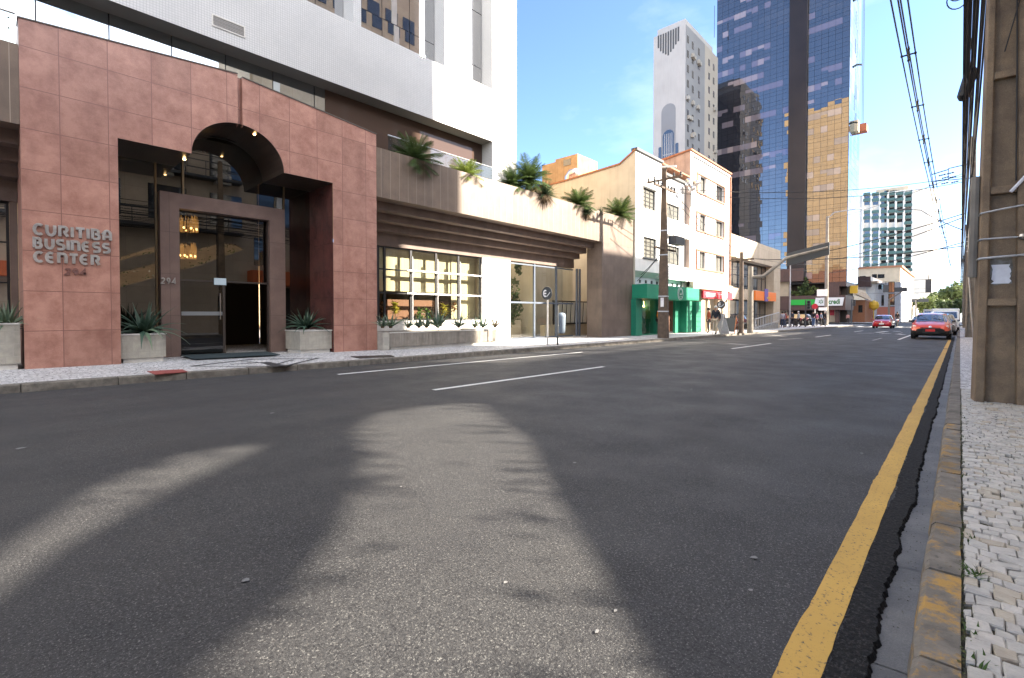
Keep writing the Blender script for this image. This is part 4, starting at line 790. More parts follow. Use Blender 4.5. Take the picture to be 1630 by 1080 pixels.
g=MB(); a,b2=P(1020,500,13.45).x,P(1041,500,13.45).x; g.poly([(a,13.45,gb+.05),(b2,13.45,gb+.05),(b2,13.45,zbq),(a,13.45,zbq)]); SW_=g.build('cafe_window',M_gclear,H)
m=MB(); m.box(a+.05,b2+.2,14.2,14.5,gb,gb+1.0); m.build('counter',M_wood2,H)
for k in range(4):
    c=P(1020.5+k*4.2,487.5,14.0); m=MB(); m.lathe([(.02,-.06),(.06,0),(.02,.06)],c,8); m.tube([c,c+Vector((0,0,.3))],.006,4); m.build('pendant_lamp',M_warm,H)
m=MB(); m.box(24.1,b2+.1,13.2,13.45,gb-.06,gb+.05); m.build('green_step',M_green,H)
# ------------------------------------------------------------------ pink house
K2=thing('pink_house','pinkish white four storey house with brown window surrounds above the restaurant','building',(35,pc,gz(35)+KERB)); s0_=sr+.06; s1_=P(1162,400,pc).x; zt3=12.0
hs=[]; 
for (yt,yb) in ((275,306.5),(337,368),(397.5,429)):
    for (xa,xb) in ((1114.5,1124),(1140,1152)):
        a=P(xa,300,pc).x; b2=P(xb,300,pc).x; hs.append((a,b2,P(1108.5,yb,pc).z+.12,P(1108.5,yt,pc).z-.06))
m=MB(); wall(m,MY(pc),s0_,s1_,3.3,zt3,hs,.25); m.build('front_wall',M_pinkw,K2)
for h in hs: window(K2,MY(pc),h,M_gdk,M_gpale if rnd.random()<.6 else M_gdark,.14,.06,2,1)
m=MB()
for (yt,yb) in ((275,306.5),(337,368),(397.5,429)):
    a=P(1108.5,300,pc).x; b2=P(1153,300,pc).x; zt4,zb4=P(1108.5,yt,pc).z+.05,P(1108.5,yb,pc).z
    m.box(a,b2,pc-.08,pc-.003,zt4-.1,zt4); m.box(a,b2,pc-.08,pc-.003,zb4,zb4+.1); m.box(a,a+.1,pc-.08,pc-.003,zb4+.1,zt4-.1); m.box(b2-.12,b2,pc-.08,pc-.003,zb4+.1,zt4-.1)
m.build('window_band_frame',M_brick,K2)
m=MB(); pb2=S(1053.5,250,s0_).y; m.poly([(s0_,pc,3),(s0_,pb2,3),(s0_,pb2,S(1053.5,256,s0_).z),(s0_,pc,zt3)]); m.build('stained_side_wall',M_mottl,K2)
m=MB(); m.poly([(s1_,pc,-.5),(s1_,24,-.5),(s1_,24,11.6),(s1_,pc,zt3)]); m.build('end_wall',M_pinkw,K2)
m=MB(); m.hexa([(s0_-.08,pc-.1,zt3),(s1_+.05,pc-.1,zt3),(s1_+.05,pb2,11.7),(s0_-.08,pb2,11.7)],[(s0_-.08,pc-.1,zt3+.1),(s1_+.05,pc-.1,zt3+.1),(s1_+.05,pb2,11.85),(s0_-.08,pb2,11.85)]); m.build('roof',M_terra,K2)
m=MB(); s=s0_+.5
while s<s1_-.3: m.box(s,s+.22,pc-.05,pc-.003,zt3-.34,zt3-.22); s+=.36
build_sep(m,'eave_vent',M_gdk,K2)
m=MB(); m.tube([(s1_-.15,pc-.07,3.2),(s1_-.15,pc-.07,zt3-.2)],.06,8); m.build('downpipe',M_brick,K2)
m=MB(); zc2=3.25; m.box(s0_,s1_,pc-.25,pc+.2,zc2-.35,zc2+.1); m.build('ledge',M_tan,K2)
gb=gz(35)+KERB
m=MB()
for x0,x1 in ((1116,1122),(1126,1130),(1143,1147),(1150,1158)): a,b2=P(x0,500,pc).x,P(x1,500,pc).x; m.box(a,b2,pc-.02,pc+.3,gb,zc2-.36)
build_sep(m,'shopfront_pier',M_tan,K2); m=MB(); m.box(s0_,s1_,15,15.1,gb,zc2); m.build('shop_interior',M_intw,K2)
g=MB()
for x0,x1 in ((1122,1126),(1130,1143)): a,b2=P(x0,500,pc).x,P(x1,500,pc).x; g.poly([(a,pc+.2,gb),(b2,pc+.2,gb),(b2,pc+.2,2.2),(a,pc+.2,2.2)])
g.build('shop_window',M_gclear,K2)
def signbox(par,name,x0,yt,yb,x1,p,mt,d=.15):
    a=P(x0,yt,p); b2=P(x1,yt,p); c=P(x0,yb,p); m=MB(); m.box(a.x,b2.x,p,p+d,c.z,a.z); return m.build(name,mt,par),(a.x,b2.x,c.z,a.z)
def textobj(name,body,u0,u1,w0,w1,M3,mt,par,ext=.01,fit=True,bold=0.0):
    cu=bpy.data.curves.new(name,'FONT'); cu.body=body; cu.extrude=ext; cu.offset=bold; cu.resolution_u=3; o=bpy.data.objects.new(name,cu); COL.objects.link(o); dg=bpy.context.evaluated_depsgraph_get(); me=bpy.data.meshes.new_from_object(o.evaluated_get(dg)); bpy.data.objects.remove(o)
    xs=[v.co.x for v in me.vertices]; ys=[v.co.y for v in me.vertices]; kx=(u1-u0)/(max(xs)-min(xs)); ky=(w1-w0)/(max(ys)-min(ys)); x0,y0=min(xs),min(ys); off=Vector((0,0,0)); q=par
    while q is not None: off+=q.location; q=q.parent
    for v in me.vertices: v.co=M3(u0+(v.co.x-x0)*kx,w0+(v.co.y-y0)*ky,-v.co.z)-off
    me.materials.clear(); me.materials.append(mt); o=bpy.data.objects.new(name,me); COL.objects.link(o); o.parent=par; return o
so_,r_=signbox(K2,'restaurant_sign',1120,463,474.5,1147,12.95,M_rsign)
textobj('sign_lettering','RESTAURANTE',r_[0]+.4,r_[1]-.9,r_[2]+.12,r_[3]-.12,MY(12.94),M_signw,so_,.01,bold=.02)
signbox(K2,'red_sign',1148.5,466,475,1155,12.9,M_rsign); signbox(K2,'red_sign',1157,466,477,1166,12.85,M_rsign)
m=MB(); c=P(1153,470,12.5); m.lathe([(.45,-.03),(.48,0),(.3,.12)],c,18,M=Matrix.Rotation(PI/2,3,'X')); m.tube([c,c+Vector((0,.75,.1))],.03,6); m.build('satellite_dish',M_signw,K2,smooth=False)
# floodlights on the corner of the pink house
R0=thing('floodlight_cluster','three silver floodlights on an arm at the corner of the pink house','floodlight',tuple(P(1100,295,13.0))); m=MB(); 
for (x,y) in ((1093.5,282),(1105.5,285),(1098.5,293)):
    c=P(x,y,12.9); l=MB(); l.lathe([(.13,.0),(.24,.24),(.25,.30),(.22,.30)],c+Vector((0,0,-.15)),14,M=Matrix.Rotation(rad(150),3,'X')); l.build('lamp',M_alu,R0)
    m.tube([c,P(1099.5,300,13.1)],.025,6)
m.tube([P(1099.5,300,13.15),P(1099.5,330,13.15)],.035,6); m.build('arm',M_gdk,R0)
# ------------------------------------------------------------------ low shop with tall windows
s2_=s1_+.05; s3_=P(1242,450,pc).x
L3=thing('corner_shop','low beige corner shop with tall upper windows and an orange sign beside the pink house','building',(48,pc,gz(48)+KERB)); zt5=P(1164,371,pc).z; zt6=P(1242,400,pc).z; gb=gz(48)+KERB
ztq=(zt5+zt6)/2
h1=(s2_+.05,P(1232,420,pc).x,P(1200,462,pc).z,P(1200,417,pc).z); h2=(s2_+.05,P(1232,420,pc).x,gb,P(1215,479,pc).z)
m=MB(); wall(m,MY(pc),s2_,s3_,gb-.1,ztq,[h1,h2],.8); m.poly([(s2_,pc,ztq-.6),(s2_,20,ztq-.6),(s2_,20,ztq),(s2_,pc,ztq)]); m.poly([(s3_,pc,gb-.3),(s3_,40,gb-.3),(s3_,40,ztq),(s3_,pc,ztq)]); m.poly([(s2_,pc,ztq),(s3_,pc,ztq),(s3_,40,ztq),(s2_,40,ztq)]); m.build('shop_wall',M_beige,L3)
window(L3,MY(pc),h1,M_dframe,M_gtow,.7,.12,9,2); window(L3,MY(pc),h2,M_dframe,M_gtow,.7,.1,7,2,name='shopfront')
sg,r_=signbox(L3,'orange_sign',1203,463,478,1235.5,12.9,M_orange); u=(r_[1]-r_[0])
m=MB(); m.box(r_[0]+u*.40,r_[0]+u*.56,12.85,12.899,r_[2]-.05,r_[3]+.25); m.build('purple_emblem',M_purple,sg)
m=MB()
for k in range(3): m.box(r_[0]+u*(.50+.06*k),r_[0]+u*(.535+.06*k),12.84,12.85,r_[2]+.18,r_[2]+.34+.05*(k%2))
m.build('sign_mark',M_yelsg,sg)
# ramp railing before the corner shop
gb=gz(52)+KERB; R0=thing('ramp_railing','grey steel railing climbing the ramp at the corner shop','railing',(52,12.3,gb)); m=MB(); a,b=P(1202,518,12.3),P(1240,503,12.3); A=Vector((a.x,12.3,gb)); 
m.tube([A+Vector((0,0,.95)),Vector((b.x,12.3,gb+1.5))],.04,6); m.tube([A+Vector((0,0,.2)),Vector((b.x,12.3,gb+.75))],.03,6)
for k in range(16):
    f=k/15; c=A.lerp(Vector((b.x,12.3,gb+.55)),f); m.tube([c,c+Vector((0,0,.95))],.022 if k%5 else .045,5)
m.build('rails',M_galv,R0); m=MB(); m.hexa([(a.x,12.35,gb),(b.x,12.35,gb),(b.x,13.15,gb),(a.x,13.15,gb)],[(a.x,12.35,gb+.05),(b.x,12.35,gb+.55),(b.x,13.15,gb+.55),(a.x,13.15,gb+.05)]); m.build('ramp',M_conc,R0)
# ------------------------------------------------------------------ people
def skin(name,vs,es,rs,mt,par,sub=1):
    me=bpy.data.meshes.new(name); me.from_pydata(vs,es,[]); o=bpy.data.objects.new(name,me); COL.objects.link(o); md=o.modifiers.new('skin','SKIN'); md.use_smooth_shade=True
    for i,v in enumerate(me.skin_vertices[0].data): v.radius=(rs[i],rs[i]) if not isinstance(rs[i],tuple) else rs[i]; v.use_root=(i==0)
    if sub: s=o.modifiers.new('sub','SUBSURF'); s.levels=s.render_levels=sub
    dg=bpy.context.evaluated_depsgraph_get(); dg.update(); m2=bpy.data.meshes.new_from_object(o.evaluated_get(dg)); o.modifiers.clear(); o.data=m2; bpy.data.meshes.remove(me)
    m2.materials.clear(); m2.materials.append(mt)
    for p in m2.polygons: p.use_smooth=True
    o.parent=par; return o
CM={}
def cloth(c):
    if c not in CM: CM[c]=mat('cloth_%d'%len(CM),c,.85,col2=tuple(x*.75 for x in c),ns=9)
    return CM[c]
def person(lab,loc,rz,h,top,bot,hair=None,stride=0,lean=0,shoe=(.02,.02,.02),group='people at the corner'):
    R0=thing('person',lab,'person',(0,0,0),group); k=h/1.7; st=stride
    V=[(0,0,.93),(.0+lean*.3,0,1.12),(.01+lean*.8,0,1.32),(.015+lean,0,1.45),(.03+lean*1.1,0,1.53),(.035+lean*1.15,0,1.60),(.02+lean*1.15,0,1.67)]; E_=[(i,i+1) for i in range(6)]; Rr=[(.13,.10),(.125,.09),(.14,.10),.055,.075,.085,.055]
    arms=[]; legs=[]
    for sg in (1,-1):
        q=len(V); sw=-sg*st*.8; V+=[(.0+lean*.85,sg*.17,1.40),(-.03+lean*.7+sw*.25,sg*.215,1.12),(.06+lean*.6+sw*.6,sg*.20,.90),(.09+lean*.6+sw*.7,sg*.195,.80)]; E_+=[(2,q),(q,q+1),(q+1,q+2),(q+2,q+3)]; Rr+=[.06,.045,.035,.035]; arms.append(q)
    for sg in (1,-1):
        q=len(V); sw=sg*st; V+=[(0,sg*.09,.86),(.03+sw*.5,sg*.095,.48),(-.02+sw*.9-abs(st)*.1,sg*.10,.09+max(0,-sw)*.12),(.12+sw*.95,sg*.11,.04+max(0,-sw)*.02)]; E_+=[(0,q),(q,q+1),(q+1,q+2),(q+2,q+3)]; Rr+=[.085,.058,.04,.035]; legs.append(q)
    V=[(x*k,y*k,z*k) for x,y,z in V]; Rr=[(a[0]*k,a[1]*k) if isinstance(a,tuple) else a*k for a in Rr]
    skin('body',V,E_,Rr,M_skin,R0)
    ids=[0,1,2,3]+[a+i for a in arms for i in range(3)]; mp={v:i for i,v in enumerate(ids)}; g=lambda a,f:(a[0]*f,a[1]*f) if isinstance(a,tuple) else a*f
    skin('jacket',[V[i] if i!=0 else (V[0][0],0,.86*k) for i in ids],[(mp[a],mp[b]) for a,b in E_ if a in mp and b in mp],[g(Rr[i],1.22 if i!=3 else 1.15) for i in ids],cloth(top),R0)
    ids=[0]+[a+i for a in legs for i in range(3)]; mp={v:i for i,v in enumerate(ids)}; skin('trousers',[V[i] for i in ids],[(mp[a],mp[b]) for a,b in E_ if a in mp and b in mp],[g(Rr[i],1.2) for i in ids],cloth(bot),R0)
    for a in legs: skin('shoe',[V[a+2],V[a+3]],[(0,1)],[.05*k,.045*k],cloth(shoe),R0,1)
    hx=V[5]; m=MB(); m.lathe([(.02,.10),(.075,.075),(.10,.02),(.098,-.03),(.08,-.07)],(hx[0]-.018,0,hx[2]+.01),10); m.build('hair',hair or M_hair,R0,smooth=True)
    m=MB()
    for sy in (-.03,.03): m.lathe([(.003,-.01),(.010,0),(.003,.01)],(hx[0]+.088*k,sy,hx[2]),6)
    m.build('eyes',M_black,R0); m=MB(); m.lathe([(.004,.02),(.016,-.02),(.004,-.03)],(hx[0]+.092*k,0,hx[2]-.02),6); m.build('nose',M_skin,R0)
    R0.location=loc; R0.rotation_euler=(0,0,rz); return R0
person('person in a dark jacket and beige trousers walking past the restaurant',G(1139.5,532.5,KERB),PI,1.74,(.03,.035,.05),(.50,.43,.33),M_hairg,.32,.03,group='people by the shops')
person('person in a rust red top standing behind the sign post by the restaurant',G(1128,530.5,KERB),PI*.6,1.66,(.34,.07,.03),(.06,.05,.05),group='people by the shops')
person('person in an orange apron top at the cafe doorway by the utility pole',G(1054.5,533,KERB)+Vector((0,.2,0)),-PI/2,1.68,(.55,.20,.03),(.04,.03,.03),group='people by the shops')
for lab,x,y,rz,h,top,bot,hr,st in (('person in a red jacket at the left end of the waiting group',1250,521.5,2,1.66,(.30,.03,.04),(.05,.06,.10),None,.1),('person in a striped grey top beside the ramp railing',1245.5,522,.4,1.62,(.35,.33,.37),(.03,.04,.08),None,0),
    ('person in a dark jacket with a pale belt left of the grey hooded one',1261,521.3,1.2,1.72,(.03,.035,.05),(.02,.02,.03),M_hair,.1),('stooping person in a grey hooded top in the middle of the group',1271,521.0,1.6,1.70,(.34,.35,.38),(.015,.015,.02),M_hairg,.15),
    ('person in a black top and blue jeans right of the traffic light post',1294.5,520.5,-.3,1.76,(.02,.02,.025),(.09,.15,.28),None,.05),('person in a pink top between the jeans wearer and the parked motorbikes',1300,519.5,2.4,1.6,(.45,.12,.22),(.03,.03,.05),None,0),
    ('person in a blue grey jacket left of the concrete lamp post',1307,519.3,2,1.68,(.16,.21,.30),(.02,.02,.025),None,.1),('person with white hair and a black coat before the concrete lamp post',1313,519.8,-1.2,1.76,(.015,.015,.02),(.10,.11,.13),M_hairg,0),
    ('distant person in a pale red top by the brick building across the side street',1349.5,515,PI,1.7,(.5,.25,.22),(.04,.03,.03),None,.1)):
    person(lab,G(x,y,KERB),rz,h,top,bot,hr,st)
# ------------------------------------------------------------------ vehicles
M_tyre=mat('tyre_rubber',(.015,.015,.016),.85); M_rim=mat('alloy_rim',(.45,.45,.46),.35,metal=.8); M_cgl=glass('car_glass',refl=.24,opaque=(.02,.025,.03),wave=.03); M_hl=mat('headlight',(.75,.76,.78),.12,coat=1,spec=.8); M_bump=mat('black_bumper_plastic',(.016,.016,.017),.5)
def carpaint(n,c): return mat(n,c,.28,coat=1,spec=.5)
def weldmb(mb):
    o=MB(); mp={}
    for v in mb.v: mp.setdefault(tuple(round(c,4) for c in v),len(mp))
    o.v=[None]*len(mp)
    for k_,i_ in mp.items(): o.v[i_]=k_
    o.f=[[mp[tuple(round(c,4) for c in mb.v[q])] for q in f] for f in mb.f]; o.m=list(mb.m); return o
def car(name,lab,cat,paint,group,L=3.95,W=1.70,H=1.47,bumper=None,plate=M_signw,roof=None,drop=0):
    R0=thing(name,lab,cat,(0,0,0),group); hw=W/2
    # station: x, bottom, belt(z), top(z), half width low, half width belt, half width top
    st=[(-L/2,.40,.78,.86,.62,.64,.50),(-L/2+.06,.28,.86,1.0,.78,.76,.58),(-L/2+.22,.22,.92,1.26,.83,.80,.58),(-L/2+.55,.20,.93,H-.04,.85,.82,.58),(-.55,.20,.92,H,.85,.83,.60),(.05,.20,.91,H-.01,.85,.83,.60),(.42,.20,.91,H-.09,.85,.83,.59),(.78,.20,.91,1.19,.85,.825,.61),(1.12,.20,.90,.97,.85,.82,.66),(1.45,.20,.86,.90,.845,.80,.62),(L/2-.25,.20,.78,.82,.82,.76,.58),(L/2-.08,.22,.66,.74,.75,.70,.52),(L/2,.30,.55,.62,.60,.60,.46)]
    k=hw/.85; rings=[]
    for (x,zb,zw,zt,wl,ww,wt) in st:
        wl*=k;ww*=k;wt*=k; half=[(0,zb),(wl*.86,zb),(wl,zb+.13),(wl*1.0,(zb+zw)/2+.05),(ww*1.0,zw-.06),(ww*.975,zw),(wt+(ww-wt)*.12,zt-.055*(1 if zt-zw>.2 else .3)),(wt*.82,zt-.008),(0,zt+.012)]
        rings.append([(x,y,z) for y,z in half]+[(x,-y,z) for y,z in half[-2:0:-1]])
    n=len(rings[0]); B=MB(); Wd=MB(); Rw=MB(); Sd=MB(); Bp=MB(); vs=[v for r in rings for v in r]
    def add(mb,i,j): 
        a=[rings[i][j],rings[i][(j+1)%n],rings[i+1][(j+1)%n],rings[i+1][j]]; mb.add(a,[[0,1,2,3]])
    for i in range(len(rings)-1):
        for j in range(n):
            jj=min(j,n-1-j); tgt=B
            if jj in (6,7) and i in (6,7): tgt=Wd
            elif jj in (6,7) and i in (1,2): tgt=Rw
            elif jj==5 and i in (3,4,5,6): tgt=Sd
            elif bumper and jj<=2 and i>=9: tgt=Bp
            add(tgt,i,j)
    for e in (0,len(rings)-1): (Bp if bumper and e else B).poly(rings[e])
    def weld(o):
        bm=bmesh.new(); bm.from_mesh(o.data); bmesh.ops.remove_doubles(bm,verts=bm.verts,dist=.0005); bmesh.ops.recalc_face_normals(bm,faces=bm.faces[:]); bm.to_mesh(o.data); bm.free()
        for p in o.data.polygons: p.use_smooth=True
    b=B.build('body',paint,R0); weld(b); wd=Wd.build('windscreen',M_cgl,R0); weld(wd); rw=Rw.build('rear_window',M_cgl,R0); weld(rw); [weld(q_) for q_ in build_sep(weldmb(Sd),'side_window',M_cgl,R0)]
    if bumper: weld(Bp.build('bumper',M_bump,R0))
    m=MB(); m.box(L/2-.10,L/2-.005,-.42,.42,.60,.665); m.box(L/2-.12,L/2+.012,-.34,.34,.34,.47); m.build('grille',M_bump,R0)
    for sg in (1,-1):
        m=MB(); m.hexa([(L/2-.20,sg*.44*k,.60),(L/2-.04,sg*.44*k,.60),(L/2-.16,sg*.74*k,.66),(L/2-.34,sg*.74*k,.66)],[(L/2-.26,sg*.46*k,.72),(L/2-.10,sg*.46*k,.71),(L/2-.20,sg*.75*k,.79),(L/2-.36,sg*.75*k,.79)]); m.build('headlight',M_hl,R0)
        m=MB(); m.lathe([(.05,-.02),(.05,.02)],(L/2-.07,sg*.60*k,.40),10,M=Matrix.Rotation(PI/2,3,'Y')); m.build('fog_lamp',M_hl,R0)
        m=MB(); m.hexa([(.62,sg*.86*k,.93),(.78,sg*.86*k,.93),(.78,sg*1.02*k,.95),(.66,sg*1.02*k,.95)],[(.62,sg*.86*k,1.04),(.76,sg*.86*k,1.04),(.76,sg*1.02*k,1.07),(.66,sg*1.02*k,1.07)]); m.build('wing_mirror',bumper and M_bump or paint,R0,bevel=.02)
        m=MB(); m.box(.1,.22,sg*.845*k-.01,sg*.845*k+.02,.80,.83); m.box(-.95,-.83,sg*.845*k-.01,sg*.845*k+.02,.80,.83); m.build('door_handle',paint,R0)
        for xx in (L/2-.74,-L/2+.66):
            m=MB(); m.lathe([(.17,-.085),(.285,-.10),(.305,-.06),(.305,.06),(.285,.10),(.17,.085)],(xx,sg*(hw-.10),.305),22,M=Matrix.Rotation(PI/2,3,'X')); w_=m.build('wheel',M_tyre,R0,smooth=False)
            m=MB(); M3=Matrix.Rotation(PI/2,3,'X'); m.lathe([(.18,-.06),(.18,.06)],(xx,sg*(hw-.075),.305),18,M=M3); m.build('rim',M_rim,w_)
    m=MB(); m.box(L/2+.006,L/2+.018,-.20,.20,.44,.57); m.build('number_plate',plate,R0)
    for sg in (.35,-.35): 
        m=MB(); m.bar((.86,sg-.25,1.155),(.98,sg+.2,1.07),.015,.015); m.build('wiper',M_bump,R0)
    m=MB(); m.lathe([(.065,-.006),(.07,.004),(.03,.010)],(L/2-.035,0,.69),14,M=Matrix.Rotation(PI/2.4,3,'Y')); m.build('bonnet_badge',M_alu,R0)
    return R0
M_plr=mat('red_number_plate',(.50,.03,.03),.5)
c1=car('parked_car','orange red hatchback with a black bumper and red plate coming up beside the kerb','car',carpaint('orange_red_paint',(.62,.07,.025)),'cars on the street',bumper=True,plate=M_plr)
c1.location=(37.1,1.19,gz(37)); c1.rotation_euler=(0,0,PI)
pm=MB(); 
for k in range(7):
    for a,b in (((-.15+k*.045,.475),(-.15+k*.045+.03,.475)),((-.15+k*.045,.535),(-.15+k*.045+.03,.535)),((-.15+k*.045+(k%2)*.03,.475),(-.15+k*.045+(k%2)*.03,.535))): pm.bar((3.95/2+.02,a[0],a[1]),(3.95/2+.02,b[0],b[1]+.0001),.004,.010)
plo=pm.build('plate_characters',M_signw,[c for c in c1.children if c.name.startswith('number_plate')][0])
v2=car('moving_car','glossy red saloon with dark glass in the middle lane further up the street','car',carpaint('bright_red_paint',(.42,.008,.015)),'cars on the street',L=4.1,W=1.70,H=1.46); q=G(1401,523.3); v2.location=(q.x+2.1,q.y-.1,gz(q.x)); v2.rotation_euler=(0,0,PI)
v3=car('parked_car','black car parked behind the waiting group at the corner','car',carpaint('black_paint',(.012,.012,.014)),'cars on the street'); v3.location=(68.5,15.2,gz(68)+KERB); v3.rotation_euler=(0,0,PI*.5)
v4=car('moving_car','dark blue car far up the street behind the red saloon','car',carpaint('dark_blue_paint',(.03,.045,.08)),'cars on the street'); q=G(1451,510.5); v4.location=(150,7.5,gz(150)); v4.rotation_euler=(0,0,PI)
v5=car('parked_car','dark grey car parked behind the orange hatchback at the kerb','car',carpaint('grey_paint',(.05,.055,.06)),'cars on the street'); v5.location=(46.5,1.0,gz(46)); v5.rotation_euler=(0,0,PI)
def van(name,lab,cat,loc,L,W,H,mt,cab=1.6):
    R0=thing(name,lab,cat,(0,0,0),'vans and lorries'); m=MB(); m.box(-L/2,L/2-cab,-W/2,W/2,.45,H); m.build('cargo_box',mt,R0,bevel=.06)
    m=MB(); m.prism([(L/2-cab+.01,.4),(L/2,.4),(L/2,1.1),(L/2-.55,H*.86),(L/2-cab+.01,H*.9)],lambda u,w_,d:Vector((u,d,w_)),-W/2+.03,W/2-.03); m.build('cab',mt,R0,bevel=.05)
    m=MB(); a=Vector((L/2-.04,0,1.15)); b=Vector((L/2-.52,0,H*.84)); n=Vector((.45,0,.5)).normalized()*.02; m.poly([a+n+Vector((0,-W*.42,0)),a+n+Vector((0,W*.42,0)),b+n+Vector((0,W*.40,0)),b+n+Vector((0,-W*.40,0))]); m.build('windscreen',M_cgl,R0)
    for sx in (L/2-.8,-L/2+.8):
        for sg in (1,-1): m=MB(); m.lathe([(.2,-.1),(.34,-.11),(.36,0),(.34,.11),(.2,.1)],(sx,sg*(W/2-.12),.36),18,M=Matrix.Rotation(PI/2,3,'X')); m.build('wheel',M_tyre,R0)
    for sg in (1,-1): m=MB(); m.box(L/2-.02,L/2+.02,sg*W*.36-.12,sg*W*.36+.12,.62,.78); m.build('headlight',M_hl,R0)
    R0.location=loc; R0.rotation_euler=(0,0,PI); return R0
van('parked_van','white van parked at the kerb behind the orange hatchback','van',(58,.95,gz(58)),4.6,1.85,2.0,carpaint('white_van_paint',(.62,.66,.66)))
van('box_lorry','pale box lorry far up the street before the trees','lorry',(132,4.4,gz(132)),6.5,2.3,2.9,carpaint('cream_lorry_paint',(.55,.53,.48)))
def motorbike(lab,loc,rz,rider=False):
    R0=thing('motorbike',lab,'motorbike',(0,0,0),'motorbikes'); M3=Matrix.Rotation(PI/2,3,'X')
    for x in (-.62,.65): m=MB(); m.lathe([(.20,-.04),(.29,-.055),(.31,0),(.29,.055),(.20,.04)],(x,0,.31),18,M=M3); m.build('wheel',M_tyre,R0)
    m=MB(); m.tube([(-.62,0,.31),(-.1,0,.38),(.3,0,.75),(.36,0,.98)],.045,7); m.tube([(.65,0,.31),(.40,0,.95)],.04,7); m.box(-.22,.2,-.13,.13,.28,.58); m.build('frame',M_bump,R0)
    m=MB(); m.lathe([(.05,-.26),(.15,-.15),(.17,.05),(.08,.24)],(.1,0,.82),10,M=Matrix.Rotation(PI/2,3,'Y')); m.build('tank',carpaint('bike_red',(.25,.02,.02)),R0,smooth=True); m=MB(); m.box(-.75,-.1,-.13,.13,.76,.86); m.build('seat',M_bump,R0,bevel=.03)
    m=MB(); m.tube([(.30,-.36,1.02),(.36,0,.98),(.30,.36,1.02)],.018,6); m.build('handlebar',M_steel,R0); m=MB(); m.lathe([(.09,-.04),(.10,.02),(.06,.05)],(.5,0,.88),12,M=Matrix.Rotation(PI/2,3,'Y')); m.build('headlight',M_hl,R0)
    R0.location=loc; R0.rotation_euler=(0,0,rz); return R0
for i,(x,y,lab) in enumerate(((1278,519.5,'motorbike parked just left of the traffic light post'),(1288,519.3,'motorbike parked just right of the traffic light post'),(1303.5,518.8,'motorbike parked beside the concrete lamp post'))): motorbike(lab,G(x,y,KERB)+Vector((1,.4,0)),1.2+.1*i)
q=G(1427,520.5); motorbike('motorbike riding close behind the red saloon',(q.x+1,q.y,q.z),PI); rp=person('rider in dark clothing on the motorbike behind the red saloon',(q.x+1.1,q.y,q.z+.32),PI,1.6,(.03,.03,.03),(.05,.05,.06),M_black,.2,.1)
# ------------------------------------------------------------------ boards on the pavement
q=G(1160,531,KERB); R0=thing('chalkboard','dark chalkboard easel on the pavement by the restaurant','board',tuple(q)); m=MB(); m.hexa([q+Vector(v) for v in ((-.05,.35,.1),(.0,-.35,.1),(.03,-.35,.1),(-.02,.35,.1))],[q+Vector(v) for v in ((.25,.35,1.0),(.30,-.35,1.0),(.33,-.35,1.0),(.28,.35,1.0))]); m.build('slate',M_gdk,R0)
m=MB(); 
for y in (.36,-.36): m.bar(q+Vector((-.06,y,0)),q+Vector((.30,y,1.1)),.04,.04); m.bar(q+Vector((.6,y,0)),q+Vector((.30,y,1.05)),.04,.04)
m.build('legs',M_wood2,R0)
q=G(1147,533,KERB)+Vector((.6,.2,0)); R0=thing('display_board','white leaning display board beside the walking person','board',tuple(q)); m=MB(); m.hexa([q+Vector(v) for v in ((.6,.3,0),(.65,-.3,0),(.68,-.3,0),(.63,.3,0))],[q+Vector(v) for v in ((-.3,.3,1.25),(-.25,-.3,1.25),(-.22,-.3,1.25),(-.27,.3,1.25))]); m.build('panel',M_paper,R0); m=MB(); m.bar(q+Vector((-.7,.25,0)),q+Vector((-.25,.25,1.2)),.03,.03); m.bar(q+Vector((-.7,-.25,0)),q+Vector((-.22,-.25,1.2)),.03,.03); m.build('prop',M_galv,R0)
# ------------------------------------------------------------------ poles, lamps, lights
def simplepole(name,lab,cat,base,h,r0,r1,mt,group=None):
    b=Vector(base); R0=thing(name,lab,cat,tuple(b),group); m=MB(); m.tube([b,b+Vector((0,0,h*.5)),b+Vector((0,0,h))],[r0,(r0+r1)/2,r1],12); m.build('post',mt,R0,smooth=False); return R0,b
q=G(1179.5,531,KERB); R0,b=simplepole('utility_pole','short dark pole with a crossarm standing before the corner shop','utility pole',q,P(1181,402,q.y).z-q.z,.17,.11,M_wood); m=MB(); z=P(1181,414,b.y).z; m.bar((b.x-.1,b.y-.8,z),(b.x+.1,b.y+.8,z),.09,.1); m.build('crossarm',M_wood,R0)
q=G(1194,530.5,KERB); zt_=P(1192,424,q.y).z; R0,b=simplepole('sign_gantry','thick pale gantry pole whose arm carries a long sign board seen from behind','gantry',q,zt_-q.z,.20,.15,M_polec2)
e=S(1252,411,b.x+1.5); f=S(1318,394,b.x+2.2); m=MB(); m.tube([(b.x,b.y,zt_-.7),S(1215,440,b.x+.4),S(1235,424,b.x+.9),e,f],[.13,.12,.11,.10,.07],9); m.build('arm',M_polec2,R0)
a,b2=S(1252,411,b.x+1.9),S(1320,393,b.x+2.5); m=MB(); m.hexa([a+Vector((0,0,-.55)),b2+Vector((0,0,-.5)),b2+Vector((.12,0,-.5)),a+Vector((.12,0,-.55))],[a+Vector((0,0,.30)),b2+Vector((0,0,.30)),b2+Vector((.12,0,.30)),a+Vector((.12,0,.30))]); m.build('sign_board',M_gdk,R0)
